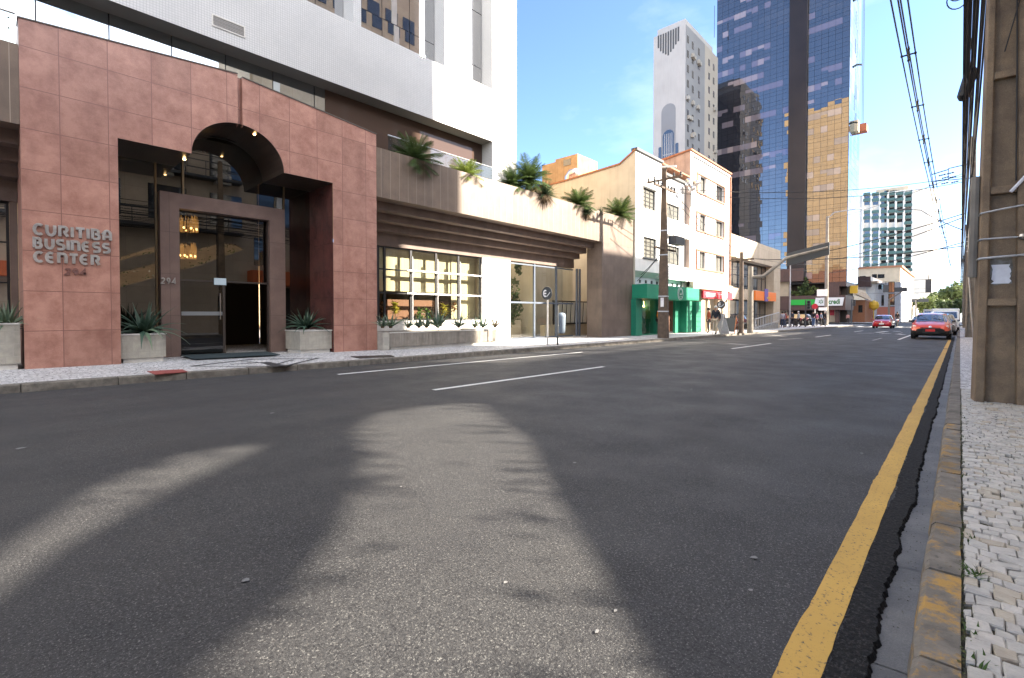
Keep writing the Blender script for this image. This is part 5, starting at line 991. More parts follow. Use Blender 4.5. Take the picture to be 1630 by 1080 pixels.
q=G(1315,518,KERB); R0,b=simplepole('lamp_post','tall concrete lamp post standing at the corner before the green bank sign','lamp post',q,P(1311,340,q.y).z-q.z,.26,.16,M_polec2); zt_=P(1311,340,b.y).z; m=MB(); m.tube([(b.x,b.y,zt_-.3),(b.x,b.y-.8,zt_+.4),(b.x,b.y-3.2,zt_+.5)],.07,8); m.build('arm',M_galv,R0); m=MB(); m.box(b.x-.15,b.x+.15,b.y-4.0,b.y-3.1,zt_+.42,zt_+.56); m.build('lamp_head',M_signw,R0)
m=MB(); z=P(1311,465,b.y).z; m.box(b.x-.5,b.x-.27,b.y-.1,b.y+1.0,z-.5,z+.4); m.build('sign_plate',M_signw,R0)
m=MB(); z=P(1311,492,b.y).z; m.box(b.x-.4,b.x-.27,b.y-.1,b.y+.8,z-.2,z+.2); m.build('sign_plate',M_signw,R0)
q=G(1257,521,KERB); R0,b=simplepole('lamp_post','slim pale steel lamp post behind the people waiting at the corner','lamp post',q,P(1257,420,q.y).z-q.z,.10,.06,M_galv); z=P(1257,420,b.y).z; m=MB(); m.tube([(b.x,b.y,z-.1),(b.x,b.y+1.4,z+.35)],.04,6); m.box(b.x-.12,b.x+.12,b.y+1.3,b.y+1.9,z+.28,z+.38); m.build('lamp_arm',M_signw,R0)
def tlight(lab,base,h,dx=-.3,par='traffic lights at the crossing'):
    R0,b=simplepole('traffic_light',lab,'traffic light',base,h,.07,.06,M_gdk if dx<0 else M_galv,par); m=MB(); m.box(b.x-.14,b.x+.14,b.y+dx-.16,b.y+dx+.16,b.z+h-1.0,b.z+h-.05); hd=m.build('signal_head',M_gdk,R0,bevel=.03); m=MB()
    for k in range(3): m.lathe([(.10,-.05),(.12,-.01),(.10,0)],(b.x-.15,b.y+dx,b.z+h-.22-.29*k),12,M=Matrix.Rotation(-PI/2,3,'Y'))
    m.build('lens',M_black,hd); m=MB(); m.bar((b.x,b.y,b.z+h-.5),(b.x,b.y+dx,b.z+h-.5),.05,.05); m.build('bracket',M_gdk,R0); return R0
q=G(1282,521,KERB); tlight('traffic light seen from behind on a post in front of the green sign',q,P(1282,478,q.y).z-q.z); q=G(1363,518,0)+Vector((0,.6,0)); tlight('traffic light on a dark post beside the brick building across the side street',q,P(1363,478,q.y).z-q.z)
q=G(1297,519.5,KERB); R0,b=simplepole('road_sign','small round red sign on a white post behind the waiting group','road sign',q,P(1297,484,q.y).z-q.z,.05,.05,M_signw); m=MB(); m.lathe([(.32,-.01),(.32,.01)],b+Vector((-.07,0,P(1297,488,q.y).z-q.z)),18,M=Matrix.Rotation(PI/2,3,'Y')); m.build('disc',M_rsign,R0)
# far gantry arms beyond the crossing
for i,(x,yb,ya,xe,ye,x0,x1,yt,ybb,lab) in enumerate(((1415,516,478,1436,464,1424,1444,458,464.5,'far gantry with a dark board over the left lanes before the white buildings'),(1458,513,478,1462,477,1451,1478,476,481,'farthest gantry with two dark boards before the trees'))):
    s=(118,175)[i]; b=S(x,yb,s); b.z=gz(s); R0=thing('sign_gantry',lab,'gantry',tuple(b)); t_=S(x,ya,s); m=MB(); m.tube([b,t_,S(xe,ye,s)],[.2,.16,.1],8); m.build('arm',M_polec2,R0); c=S(x0,yt,s+.3); d=S(x1,ybb,s+.3); m=MB(); m.box(s+.2,s+.4,d.y,c.y,d.z,c.z); m.build('sign_board',M_gdk,R0)
b=S(1478,446,100); R0=thing('overhead_signal','dark traffic signal hanging from a wire before the trees','traffic light',tuple(b),'traffic lights at the crossing'); m=MB(); m.box(99.8,100.2,b.y-.35,b.y+.35,b.z-2.0,b.z+.1); m.build('signal_head',M_gdk,R0); m=MB(); m.tube([b,b+Vector((0,0,.8))],.05,6); m.build('hanger',M_gdk,R0)
b=S(1410,460,100); R0=thing('overhead_signal','dark square signal hanging before the white far houses','traffic light',tuple(b),'traffic lights at the crossing'); m=MB(); m.box(99.8,100.2,b.y-.35,b.y+.35,b.z-.6,b.z+.6); m.build('signal_head',M_gdk,R0); m=MB(); m.tube([b,b+Vector((0,0,1.2))],.05,6); m.build('hanger',M_gdk,R0)
# ------------------------------------------------------------------ big concrete poles on the near pavement
def tpole(lab,s,pc_,w0,w1,d0,d1,h,rz,mt,ribs):
    b=Vector((s,pc_,gz(s)+KERB)); R0=thing('utility_pole',lab,'utility pole',tuple(b),'concrete poles along the near kerb'); R3=Matrix.Rotation(rz,3,'Z'); T=lambda x,y,z:b+R3@Vector((x,y,z))
    W_=lambda z:(w0+(w1-w0)*z/h)/2; D=lambda z:(d0+(d1-d0)*z/h)/2; fl=.20
    def seg(m,y0,y1,x0,x1,za,zb):   # fractions of half sizes
        q=lambda z:[T(x0*D(z),y0*W_(z),z),T(x1*D(z),y0*W_(z),z),T(x1*D(z),y1*W_(z),z),T(x0*D(z),y1*W_(z),z)]
        m.hexa(q(za),q(zb))
    m=MB(); seg(m,-1,-.62,-1,1,-.05,h); seg(m,.62,1,-1,1,-.05,h); build_sep(m,'flange',mt,R0,bevel=.012)
    m=MB(); seg(m,-.61,.61,-.45,.45,-.05,h); m.build('web',mt,R0)
    for z in ribs: m=MB(); seg(m,-.615,.615,-.93,.93,z,z+.09); m.build('rib',mt,R0,bevel=.01)
    return R0,b,T,W_,D
c=(G(1550,640.6,KERB)+G(1624,644.7,KERB))/2
R0,b,T,W_,D=tpole('nearest broad concrete pole with recessed panels, straps and a torn notice at the right edge',c.x+.20,c.y-.015,.465,.185,.40,.2,9.5,rad(5),M_polec,(1.22,2.62,4.05,5.5))
m=MB()
def band(z,tilt=0,th=.016,hh=.028):
    k=1.02; y=W_(z)*k; x=D(z)*k; m.tube([T(-x,y,z-tilt),T(-x-.02,0,z),T(-x,-y,z+tilt),T(x,-y,z+tilt),T(x,y,z-tilt),T(-x,y,z-tilt)],hh/2,6)
band(2.42,.03,hh=.022); band(2.06,.0,hh=.022); band(1.83,.012,hh=.028)
build_sep(m,'steel_strap',M_galv,R0)
m=MB(); m.lathe([(.03,-.03),(.04,0),(.03,.03)],T(-D(2.06)*1.1,-W_(2.06)*.8,2.06),8); m.build('strap_buckle',M_steel,R0)
m=MB(); r=random.Random(2); x=-.47; ptsL=[];ptsR=[]
for k in range(9): z=1.50+k*.03; ptsL.append((.40+r.uniform(-.10,.05),z)); ptsR.append((-.42+r.uniform(-.03,.10),z))
pts=[T(x*D(z),y*W_(z),z) for y,z in ptsL]+[T(x*D(z),y*W_(z),z) for y,z in reversed(ptsR)]; m.poly(pts); m.build('torn_notice',M_paper,R0)
m=MB(); pts=[T(-.462*D(z),y*W_(z),z) for y,z in [(.5,1.80),(.42,1.84),(.1,1.86),(-.3,1.85),(-.45,1.82),(-.5,1.70),(-.44,1.6),(-.47,1.5),(.3,1.48),(.47,1.55)]]; m.poly(pts); m.build('glue_patch',mat('grey_glue_residue',(.20,.20,.19),.9,col2=(.12,.105,.085),ns=14,lo=.4,hi=.6),R0)
m=MB(); m.tube([T(-D(3)*1.05,-W_(3)*.3,2.62),T(-D(3)*1.2,-W_(3)*1.2,2.85)],.02,6); m.build('loose_bracket',M_paper,R0)
m=MB(); m.tube([T(-D(5)-.02,-.06,6.2),T(-D(4)-.02,-.09,4.3),T(-D(3)-.02,-.10,2.75)],.009,5); m.tube([T(-D(5)-.01,-W_(5)-.02,6.5),T(-D(3),-W_(3)-.03,3.2),T(-.05,-W_(2)-.04,2.0),T(-.05,-W_(0)-.03,.0)],.017,6); m.tube([T(-D(5)-.02,-.18,5.3),T(-D(4)-.03,.02,4.35)],.007,5); m.build('cable_drop',M_cable,R0)
m=MB(); m.tube([T(.05,W_(1)+.03,1.6),T(.05,W_(2)+.03,2.9)],.05,8); m.build('conduit',M_polec2,R0)
R2,b2,T2,W2,D2=tpole('second concrete pole down the near pavement, wrapped in cables',36.75,-.42,.42,.22,.42,.24,11,0,M_polec2,(1.3,2.7,4.1,5.5,7.0))
m=MB(); m.tube([T2(-.3,.12,6),T2(-.28,.10,3.5),T2(-.26,-.12,.0)],.04,7); m.build('leaning_conduit',M_galv,R2)
m=MB()
for z in (4.7,5.0,5.25,5.5): m.tube([T2(-.25,.22,z),T2(-.27,-.2,z+.03)],.035,6)
m.build('cable_clamp',M_alu,R2)
m=MB(); z9=9.55; m.tube([T2(0,.1,z9),T2(0,1.0,z9-.1),T2(0,1.0,z9-.75),T2(0,.1,z9-.8)],.03,6); m.tube([T2(0,1.0,z9-.15),T2(0,1.72,z9-.3)],.03,6); m.tube([T2(0,1.0,z9-.7),T2(0,1.6,z9-.72)],.03,6); m.build('bracket_arm',M_gdk,R2)
for i,(s,h,lab) in enumerate(((71,11,'third concrete pole down the near pavement behind the van'),(106,11,'fourth concrete pole down the near pavement beyond the crossing'))): tpole(lab,s,-.42,.42,.22,.42,.24,h,0,M_polec2,(1.3,2.7,4.1,5.5))
# ------------------------------------------------------------------ cables
def cat_(a,b,sag,n=14): a=Vector(a); b=Vector(b); return [a.lerp(b,i/n)-Vector((0,0,4*sag*(i/n)*(1-i/n))) for i in range(n+1)]
def cable(lab,paths,r=.012,group='overhead cables',name='overhead_cable'):
    m=MB()
    for p in paths: m.tube(p,r,5,cap=False)
    return tag(m.build(name,M_cable),lab,'cable',group)
CB=thing('spacer_cable','bundle of four power cables with spacers running over the near lane','cable',(20,1.35,8.8),'overhead cables'); pts=[(-30,1.2,9.6),(8,1.2,9.5),(36.7,1.30,9.05),(71,1.2,9.1),(106,1.2,9.0)]; offs=((0,.17),(-.16,0),(.16,0),(0,-.17))
for (dy,dz) in offs:
    m=MB()
    for a,b_ in zip(pts,pts[1:]): m.tube(cat_(Vector(a)+Vector((0,dy,dz)),Vector(b_)+Vector((0,dy,dz)),  .35,16),.020,5,cap=False)
    m.build('cable',M_cable,CB)
for a,b_ in zip(pts[1:],pts[2:]):
    c=cat_(a,b_,.35,100)
    for f in range(6,100,16 if a[0]<30 else 13):
        q=c[f]; m=MB(); m.bar(q+Vector((0,-.17,0)),q+Vector((0,.17,0)),.05,.03); m.bar(q+Vector((0,0,-.18)),q+Vector((0,0,.24)),.05,.03)
        for (dy,dz) in offs: m.lathe([(.03,-.03),(.04,0),(.03,.03)],q+Vector((0,dy,dz)),6)
        m.build('spacer',M_cable,CB)
r=random.Random(12); tel=[]
for k in range(20):
    y=r.uniform(-.24,.02); z=r.uniform(5.3,6.9); zz2=r.uniform(5.2,7.4); ps=[(-8,y,z+.3),(8.6,y,z),(36.6,y-.02,zz2),(71,y,r.uniform(5.6,7)),(106,y,6.2)]
    pth=[]
    for a,b_ in zip(ps,ps[1:]): pth+=cat_(a,b_,r.uniform(.15,.5),12)
    tel.append(pth)
cable('tangle of black telephone cables strung between the concrete poles above the near kerb',tel,.016)
m=MB(); q=Vector((13.2,-.05,5.75)); m.lathe([(.05,-.32),(.10,-.25),(.11,.2),(.05,.3)],q,10,M=Matrix.Rotation(.25,3,'X')); 
for k in range(5): m.tube([q+Vector((0,r.uniform(-.05,.05),.3)),q+Vector((r.uniform(-.1,.2),r.uniform(-.05,.08),.8)),q+Vector((.3,0,1.1))],.02,5)
tag(m.build('splice_closure',M_black),'black cable splice closure hanging under the telephone cables near the first pole','cable box')
m=MB(); q=Vector((11.2,.10,6.75))
for k in range(3):
    rr=.11+.03*k; m.tube([q+Vector((.02*k,rr*math.cos(a*PI/9)*.8,rr*math.sin(a*PI/9)-.1*k)) for a in range(19)],.010,5,cap=False)
tag(m.build('cable_coil',M_cable),'loose coil of thin cable hanging on the telephone cables near the first pole','cable','overhead cables')
poleA=lambda x,y:S(x,y,36.6)
for lab,pths in (('pair of thick cables crossing the street from the second pole toward the dark tower base',[cat_(S(1535,340,36.6),Vector((52,11.5,6.6)),.25),cat_(S(1534,346,36.6),Vector((84,14.9,9.0)),.4)]),
    ('lower crossing cable from the second pole toward the concrete lamp post',[cat_(S(1533,386,36.6),Vector((84,14.9,7.2)),.3),cat_(S(1533,392,36.6),Vector((41,12.4,5.6)),.35)]),
    ('cable rising from the second pole to the street lamp over the road',[cat_(S(1531,366,36.6),S(1466,335,60),.1),cat_(S(1466,335,60),S(1423,334,60),-.05)]),
    ('thin wires crossing the street high in front of the dark tower',[cat_(S(1533,281,36.6),P(1066,300,10.9),.5),cat_(S(1533,290,36.6),P(1066,306,10.9),.6),cat_(S(1534,276,36.6),Vector((84,14.9,15)),.3)]),
    ('thin wires running along the far pavement between the utility poles and the lamp post',[cat_(P(1066,300,10.9),P(1181,404,11.5),.3),cat_(P(1066,308,10.9),P(1181,415,11.5),.4),cat_(P(1181,408,11.5),Vector((84,14.9,8.6)),.3),cat_(P(1181,416,11.5),Vector((84,14.9,7.8)),.4)]),
    ('low wires crossing the street beyond the second pole before the trees',[cat_(S(1533,441,36.6),S(1370,447,118),.2),cat_(S(1533,462,60),S(1380,467,118),.2),cat_(S(1533,452,60),S(1440,460,118),.2)]),
    ('service wires dropping from the dark utility pole to the cafe front',[cat_(P(1066,385,10.9),P(1014,448,13.3),.1),cat_(P(1062,390,10.9),P(1020,438,13.3),.1),cat_(P(1066,330,10.9),P(1085,455,13.0),.1)])):
    cable(lab,pths,.030 if 'thick' in lab or 'cable' in lab else .016)
m=MB(); q=S(1440,334,60); m.box(q.x-.12,q.x+.12,q.y-.5,q.y+.5,q.z-.05,q.z+.10); tag(m.build('street_lamp_head',M_gdk,bevel=.03),'dark street lamp head hung at the end of the rising cable before the green tower','lamp')
m=MB()
for (x,y) in ((1500,279),(1505,283),(1513,276),(1517,282),(1504,292),(1520,290)): 
    q=S(x,y,36.2); m.lathe([(.02,-.16),(.05,-.12),(.02,-.06),(.05,-.02),(.02,.04),(.05,.08),(.02,.16)],q,7,M=Matrix.Rotation(PI/2.2,3,'X'))
tag(m.build('insulator_string',M_gdk),'dark strain insulators on the wires left of the second concrete pole','insulator')
# ------------------------------------------------------------------ dark glass tower with the green bank sign
M_tgl=glass('dark_blue_curtain_glass',refl=.22,opaque=(.022,.023,.030),gcol=(.74,.72,.72),wave=.10,wsc=.10)
M_tbl=glass('curtain_glass_with_blinds',refl=.18,opaque=(.13,.11,.125),gcol=(.6,.66,.82),wave=.10,wsc=.10)
M_tbr=glass('curtain_glass_with_bright_blinds',refl=.16,opaque=(.25,.205,.205),gcol=(.65,.7,.82),wave=.10,wsc=.10)
M_tside=glass('sky_mirror_curtain_glass',refl=.42,opaque=(.02,.03,.05),gcol=(.80,.92,1.0),wave=.05,wsc=.05)
sT=115.0; DT=thing('glass_tower','tall dark blue glass office tower with a black shaft above the green bank sign','office tower',(sT,28,gz(115)))
py=lambda x:S(x,300,sT).y
pA,pB,pC,pD=py(1350),py(1283.5),py(1255.5),py(1139)
zbR=S(1335,449,sT).z; zbL=S(1200,440,sT).z; ztw=112
m=MB(); m.poly([(sT+.12,pA,zbR),(sT+.12,pD,zbR),(sT+.12,pD,ztw),(sT+.12,pA,ztw)]); 
s2=128.7
m.box(sT+.15,s2-.15,pA+.15,pD,zbR-.2,ztw); m.build('tower_core',M_dframe,DT)
pan={0:MB(),1:MB(),2:MB()}; r=random.Random(21)
def face(u0,u1,n):
    w_=(u1-u0)/n; f=0; z=zbR
    while z<ztw-3:
        run=[0]*n; 
        kind=r.random()
        if kind<.96:
            a=r.randrange(0,n); L=r.randrange(max(3,n//2),n+1); 
            for i in range(a,min(n,a+L)): run[i]=1 if r.random()<.62 else (2 if r.random()<.6 else 0)
        for i in range(n):
            for (za,zb_,vis) in ((0,.85,False),(.85,2.15,True),(2.15,2.94,False)):
                mi=run[i] if vis else 0; e=.018; t1,t2=r.uniform(-.006,.006),r.uniform(-.006,.006); a,b_=u0+i*w_+e,u0+(i+1)*w_-e
                q=[(sT+t1,a,z+za+e),(sT-t1,b_,z+za+e),(sT-t1+t2,b_,z+zb_-e),(sT+t1+t2,a,z+zb_-e)]
                if vis and mi and r.random()<.25:  # half-drawn blind
                    zm=za+(zb_-za)*.45; pan[0].poly([(sT,a,z+za+e),(sT,b_,z+za+e),(sT,b_,z+zm),(sT,a,z+zm)]); pan[mi].poly([(sT,a,z+zm),(sT,b_,z+zm),(sT,b_,z+zb_-e),(sT,a,z+zb_-e)])
                else: pan[mi].poly(q)
        z+=2.94
face(pA+.05,pB-.05,6); face(pC+.05,pD-.05,12)
pan[0].build('curtain_wall',M_tgl,DT); pan[1].build('blind_glazing',M_tbl,DT); pan[2].build('bright_glazing',M_tbr,DT)
m=MB(); m.box(sT-.9,sT+.2,pB,pC,zbL-1.5,ztw); m.build('black_shaft',mat('black_shaft_cladding',(.016,.013,.014),.35,col2=(.028,.022,.022),ns=.15,spec=.3),DT)
m=MB(); z=zbR
while z<ztw-3:
    n=8
    for i in range(n):
        a,b_=sT+.1+(s2-sT-.1)*i/n+.03,sT+.1+(s2-sT-.1)*(i+1)/n-.03; t_=r.uniform(-.01,.01)
        for (za,zb_) in ((0,1.45),(1.47,2.92)): m.poly([(a,pA+t_,z+za+.02),(b_,pA-t_,z+za+.02),(b_,pA-t_,z+zb_),(a,pA+t_,z+zb_)])
    z+=2.94
m.build('side_curtain_wall',M_tside,DT)
m=MB()
for k in range(4):
    z=40+k*13.3+r.uniform(-1,1); s=121+r.uniform(-3,4); m.hexa([(s,pA-.02,z),(s+1,pA-.02,z),(s+1,pA-.9,z-.3),(s,pA-.9,z-.3)],[(s,pA-.02,z+.05),(s+1,pA-.02,z+.05),(s+1,pA-.9,z-.25),(s,pA-.9,z-.25)])
m.build('open_vent',M_gdk,DT)
# podium: brown balconies, dark loggia, bank sign fascia
zf0,zf1=S(1300,490,sT-2).z,S(1300,472,sT-2).z; pE=py(1351); pF=py(1236)
m=MB(); m.box(sT-2,sT+8,pE,pF,zf0-.5,zf1+.15); m.box(sT-1.6,sT+.1,py(1283),pF+1,S(1260,449,sT).z,S(1260,429,sT).z); m.box(sT-.2,sT+2,py(1338),py(1319),zf1+.16,zbR-.05); m.box(sT-.1,sT+10,pE+.2,py(1316),zbR-.9,zbR-.02); m.build('brown_fascia',M_brn,DT)
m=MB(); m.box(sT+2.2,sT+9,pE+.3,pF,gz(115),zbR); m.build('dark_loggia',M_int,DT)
m=MB(); m.box(sT-.4,sT+3,py(1258),pF+6,gz(115),S(1245,449,sT).z-.02); m.build('side_wall',M_tan,DT)
a,b_=S(1258.5,478,sT-2.2),S(1297,486,sT-2.2); m=MB(); m.box(sT-2.25,sT-2.02,b_.y,a.y,S(1270,486,sT-2.2).z,S(1270,477.5,sT-2.2).z); m.build('green_band',M_sgreen,DT)
MT=lambda u,w,d:Vector((sT-2.3+d,u,w)); y0,y1=S(1296,480,sT-2.3).y,S(1343.5,480,sT-2.3).y; zq0,zq1=S(1320,487,sT-2.3).z,S(1320,474,sT-2.3).z
m=MB(); m.prism([(y0,zq0),(y1+.25,zq0),(y1,zq1),(y0-.25,zq1)],MT,0,.25); sb=m.build('bank_sign',M_signw,DT)
dk=mat('dark_green_letters',(.015,.16,.03),.5); ya,yb=S(1313,480,sT-2.3).y,S(1337,480,sT-2.3).y
textobj('sign_lettering','Sicredi',0,ya-yb,zq0+.32,zq1-.28,lambda u,w,d:Vector((sT-2.32-d,ya-u,w)),dk,sb,.01,bold=.03)
m=MB(); cy,cz=S(1307,480,sT-2.3).y,(zq0+zq1)/2
for k in range(6):
    a=k*PI/3+.3; m.bar((sT-2.33,cy+.16*math.cos(a),cz+.16*math.sin(a)),(sT-2.33,cy+.42*math.cos(a+.35),cz+.42*math.sin(a+.35)),.14,.04,up=(1,0,0))
m.build('sign_emblem',dk,sb)
m=MB(); a=S(1322,513,sT+.5); m.box(sT+.4,sT+.5,py(1332),py(1318),gz(115)+.2,3.0); dr=m.build('bank_door',M_tan,DT); m=MB(); m.box(sT+.33,sT+.39,py(1330),py(1323),.9,2.4); m.build('red_poster',M_rsign,dr); m=MB(); m.box(sT+.33,sT+.39,py(1333.5),py(1331.5),gz(115)+.2,3.0); m.box(sT+.33,sT+.39,py(1318),py(1316),gz(115)+.2,3.0); m.build('green_jamb',M_sgreen,dr)
m=MB()
for x in (1260,1300,1336): m.box(sT-.5,sT+.3,py(x)-.35,py(x)+.35,gz(115),zf0-.5)
build_sep(m,'column',M_brn,DT)
for i,(x,y) in enumerate(((1280,463),(1288,466),(1271,467))): c=S(x,y,sT-.9); bush('balcony_shrub',('tallest dark shrub on the balcony above the green sign','round pale shrub right of the tallest one above the green sign','round shrub left of the tallest one above the green sign')[i],'plant',c,.8,1.2,(1.9,.8,.7)[i],320,.28,M_leafd if i==0 else M_leaf,30+i,False)
# hanging maintenance cradle
GD=thing('maintenance_cradle','orange hanging maintenance cradle beside the sky mirroring side of the tower','cradle',(127,pA-1.2,41)); c1_=S(1373,211,127.5); m=MB(); q=c1_
m.box(q.x-1,q.x+1,q.y-.8,q.y+.8,q.z,q.z+.15); m.box(q.x-1,q.x-.95,q.y-.8,q.y+.8,q.z+.16,q.z+1.6); m.box(q.x+.95,q.x+1,q.y-.8,q.y+.8,q.z+.16,q.z+1.6); m.box(q.x-.94,q.x+.94,q.y-.8,q.y-.75,q.z+.16,q.z+1.3); m.build('platform',mat('cradle_orange',(.40,.12,.06),.7),GD)
q=S(1362,211,122); m=MB(); m.box(q.x-1,q.x+1,q.y-.5,q.y+.5,q.z,q.z+2.2); m.build('cradle_tarp',M_tan,GD); m=MB(); 
for (q,dx) in ((c1_,-.9),(c1_,.9)): m.tube([q+Vector((dx,0,1.5)),q+Vector((dx,0,2.6)),q+Vector((dx,.2,70))],.04,4)
m.build('rope',M_cable,GD)
# ------------------------------------------------------------------ grey apartment tower
sG=91.0; pG=39.1; GT=thing('grey_tower','slim grey apartment tower with an arched window and rows of tiny side windows','apartment tower',(sG,pG,0)); pH=S(1040,150,sG).y; zG=S(1089,39.5,sG).z; sH=107.7
m=MB(); m.poly([(sG,pG,-1),(sG,pH,-1),(sG,pH,zG),(sG,pG,zG)]); m.poly([(sG,pH,-1),(sH,pH,-1),(sH,pH,zG),(sG,pH,zG)]); m.poly([(sG,pG,zG),(sG,pH,zG),(sH,pH,zG),(sH,pG,zG)]); m.build('front_wall',M_grey,GT)
ws=[]; 
P_=lambda x,y:P(x,y,pG)
sM=P_(1122,100).x
m=MB(); m.poly([(sG,pG,-1),(sM,pG,-1),(sM,pG,zG),(sG,pG,zG)]); m.build('side_wall',M_grey2,GT); m=MB(); m.poly([(sM,pG-.004,-1),(sH,pG-.004,-1),(sH,pG-.004,zG),(sM,pG-.004,zG)]); m.build('side_wall',mat('beige_grey_render',(.36,.34,.31),.85,col2=(.33,.31,.28),ns=.2),GT)
m=MB(); m.box(sG+1.2,sH-1.5,pG+.6,pH-.2,zG-1,zG+1.8); m.build('roof_storey',M_grey,GT)
m=MB(); 
for k,(x,yt,yb) in enumerate(((1048.3,57,77),(1052,55.5,82),(1056,54,85),(1060,52.5,87),(1064,50.5,88.5),(1068,48.5,83),(1072,47,78),(1076,45,71),(1080,43,66))):
    a=S(x,yt,sG); b_=S(x,yb,sG); m.box(sG-.03,sG+.0,a.y-.16,a.y+.16,b_.z,a.z)
m.build('vertical_flute',M_gdk,GT)
def archpoly(y0,y1,z0,z1,n=12):
    r_=(y1-y0)/2; c=(y0+y1)/2; return [(y0,z0),(y1,z0)]+[(c+r_*math.cos(PI*k/n),z1-r_+r_*math.sin(PI*k/n)) for k in range(n+1)]
a,b_=S(1072.5,260,sG),S(1055.5,205,sG); m=MB(); m.prism(archpoly(a.y,b_.y,20,S(1064,207,sG).z),MX(sG),-.06,-.02); aw=m.build('arched_window',M_gdark,GT); m=MB()
for k in range(1,6): y=a.y+(b_.y-a.y)*k/6; m.box(sG-.10,sG-.06,y-.05,y+.05,20,S(1064,213,sG).z)
for k in range(16): z=20.5+k*.8; m.box(sG-.11,sG-.101,a.y,b_.y,z-.05,z+.05) if z<S(1064,214,sG).z else 0
m.build('glazing_bars',M_grey,aw)
m=MB(); a,b_=S(1075.5,200,sG),S(1053,170,sG); m.prism(archpoly(a.y,b_.y,18,S(1065,165,sG).z),MX(sG),-.025,0); m.build('arched_panel',M_grey2,GT)
for (x0,x1,y) in ((1080,1075.5,227),(1053,1048.5,234)): a,b_=S(x0,y,sG),S(x1,y,sG); m=MB(); m.prism(archpoly(a.y,b_.y,20,a.z),MX(sG),-.06,-.01); m.build('slot_window',M_gdark,GT)
wproto=None
def gw(x,y,w_,h):
    global wproto
    q=P_(x,y)
    if wproto is None: m=MB(); m.box(q.x-w_/2,q.x+w_/2,pG-.05,pG+.05,q.z-h/2,q.z+h/2); wproto=m.build('side_window',M_gdark,GT); wproto['c']=tuple(q)
    else:
        o=wproto.copy(); COL.objects.link(o); o.parent=GT; c=wproto['c']; o.location=(q.x-c[0],-.01,q.z-c[2])
for k in range(9): gw(1094.8,63+k*23.6,.75,1.35)
for k in range(8): gw(1102.5,73+k*23.2,.75,1.35)
for k in range(8): gw(1112.3,83+k*22.7,.75,1.35)
for k in range(8): gw(1128.5,100+k*21.9,.75,1.35)
for k in range(8): gw(1135.8,108+k*21.4,.75,1.35)
m=MB()
for (x,y) in ((1101,90),(1103,93),(1110,100),(1112,103),(1093,157),(1101,165),(1109,172),(1095,188),(1098,190),(1100,217),(1103,215),(1137,242),(1136,175)): q=P_(x,y); m.box(q.x-.4,q.x+.4,pG-.55,pG-.05,q.z-.35,q.z+.35)
build_sep(m,'air_conditioner',mat('ac_casing',(.30,.30,.29),.6),GT)
m=MB(); q=S(1137,60,sH+3); m.tube([(q.x,q.y,q.z),(q.x,q.y,q.z+7)],.06,5); m.build('antenna',M_gdk,GT)
# ------------------------------------------------------------------ white tower with green balconies
sW=290.0; q=lambda x,y:S(x,y,sW); yR,yL=q(1451,350).y,q(1367.5,350).y; zW=q(1410,306.5).z; zWb=-3
WT=thing('green_balcony_tower','white apartment tower with rows of green balcony fronts behind the trees','apartment tower',(sW,(yR+yL)/2,0))
m=MB(); m.box(sW,sW+22,yR-.2,yL,zWb,zW); m.tube([(sW+9,yR-.2,zWb),(sW+9,yR-.2,zW-.4)],9,20); m.build('tower_wall',mat('cream_white_render',(.66,.62,.55),.9,col2=(.60,.56,.50),ns=.1),WT)
m=MB(); m.box(sW+3,sW+18,q(1445,300).y,q(1393,300).y,zW,q(1420,297).z); rt=m.build('roof_house',M_tan,WT); m=MB()
for x in (1410,1419,1424,1429,1437): a=q(x,303); m.box(sW+2.9,sW+2.99,a.y-.8,a.y+.8,a.z-1,a.z+.4)
m.build('roof_windows',M_gdark,rt)
bal=None; win_=None; cols_=(1380.2,1393.8,1407,1419.7,1432.3,1446); rows_=[309.5+9.35*k for k in range(16)]
gb_=mat('green_balcony_front',(.075,.145,.135),.6,col2=(.06,.12,.11),ns=.3)
for i,x in enumerate(cols_):
    for j,y in enumerate(rows_):
        a=q(x,y-1.5*(i/6.0))
        if j in (5,) and i<5 or (j,i) in ((2,0),(2,1)): continue
        if bal is None:
            m=MB(); w_=1.45; m.prism([(-w_,-.75),(w_,-.75),(w_,.35),(w_-.3,.65),(-w_+.3,.65),(-w_,.35)],lambda u,w2,d:Vector((sW-1.0+d,a.y+u,a.z+w2)),0,.9); bal=m.build('balcony',gb_,WT); bal['c']=tuple(a)
            m=MB(); m.box(sW-.06,sW+.05,a.y-1.0,a.y+1.0,a.z-2.4,a.z-.92); win_=m.build('window',M_gdark,WT)
        else:
            for o0 in (bal,win_):
                o=o0.copy(); COL.objects.link(o); o.parent=WT; c=bal['c']; o.location=(r.uniform(-.2,.2) if o0 is bal else 0,a.y-c[1],a.z-c[2])
m=MB()
for k in range(7): x=(1373.5,1387,1400.5,1413.4,1426,1439,1453)[k]; a=q(x,350); m.box(sW-.9,sW-.002,a.y-.35,a.y+.35,zWb,zW-.3)
m.build('pier',M_white,WT)
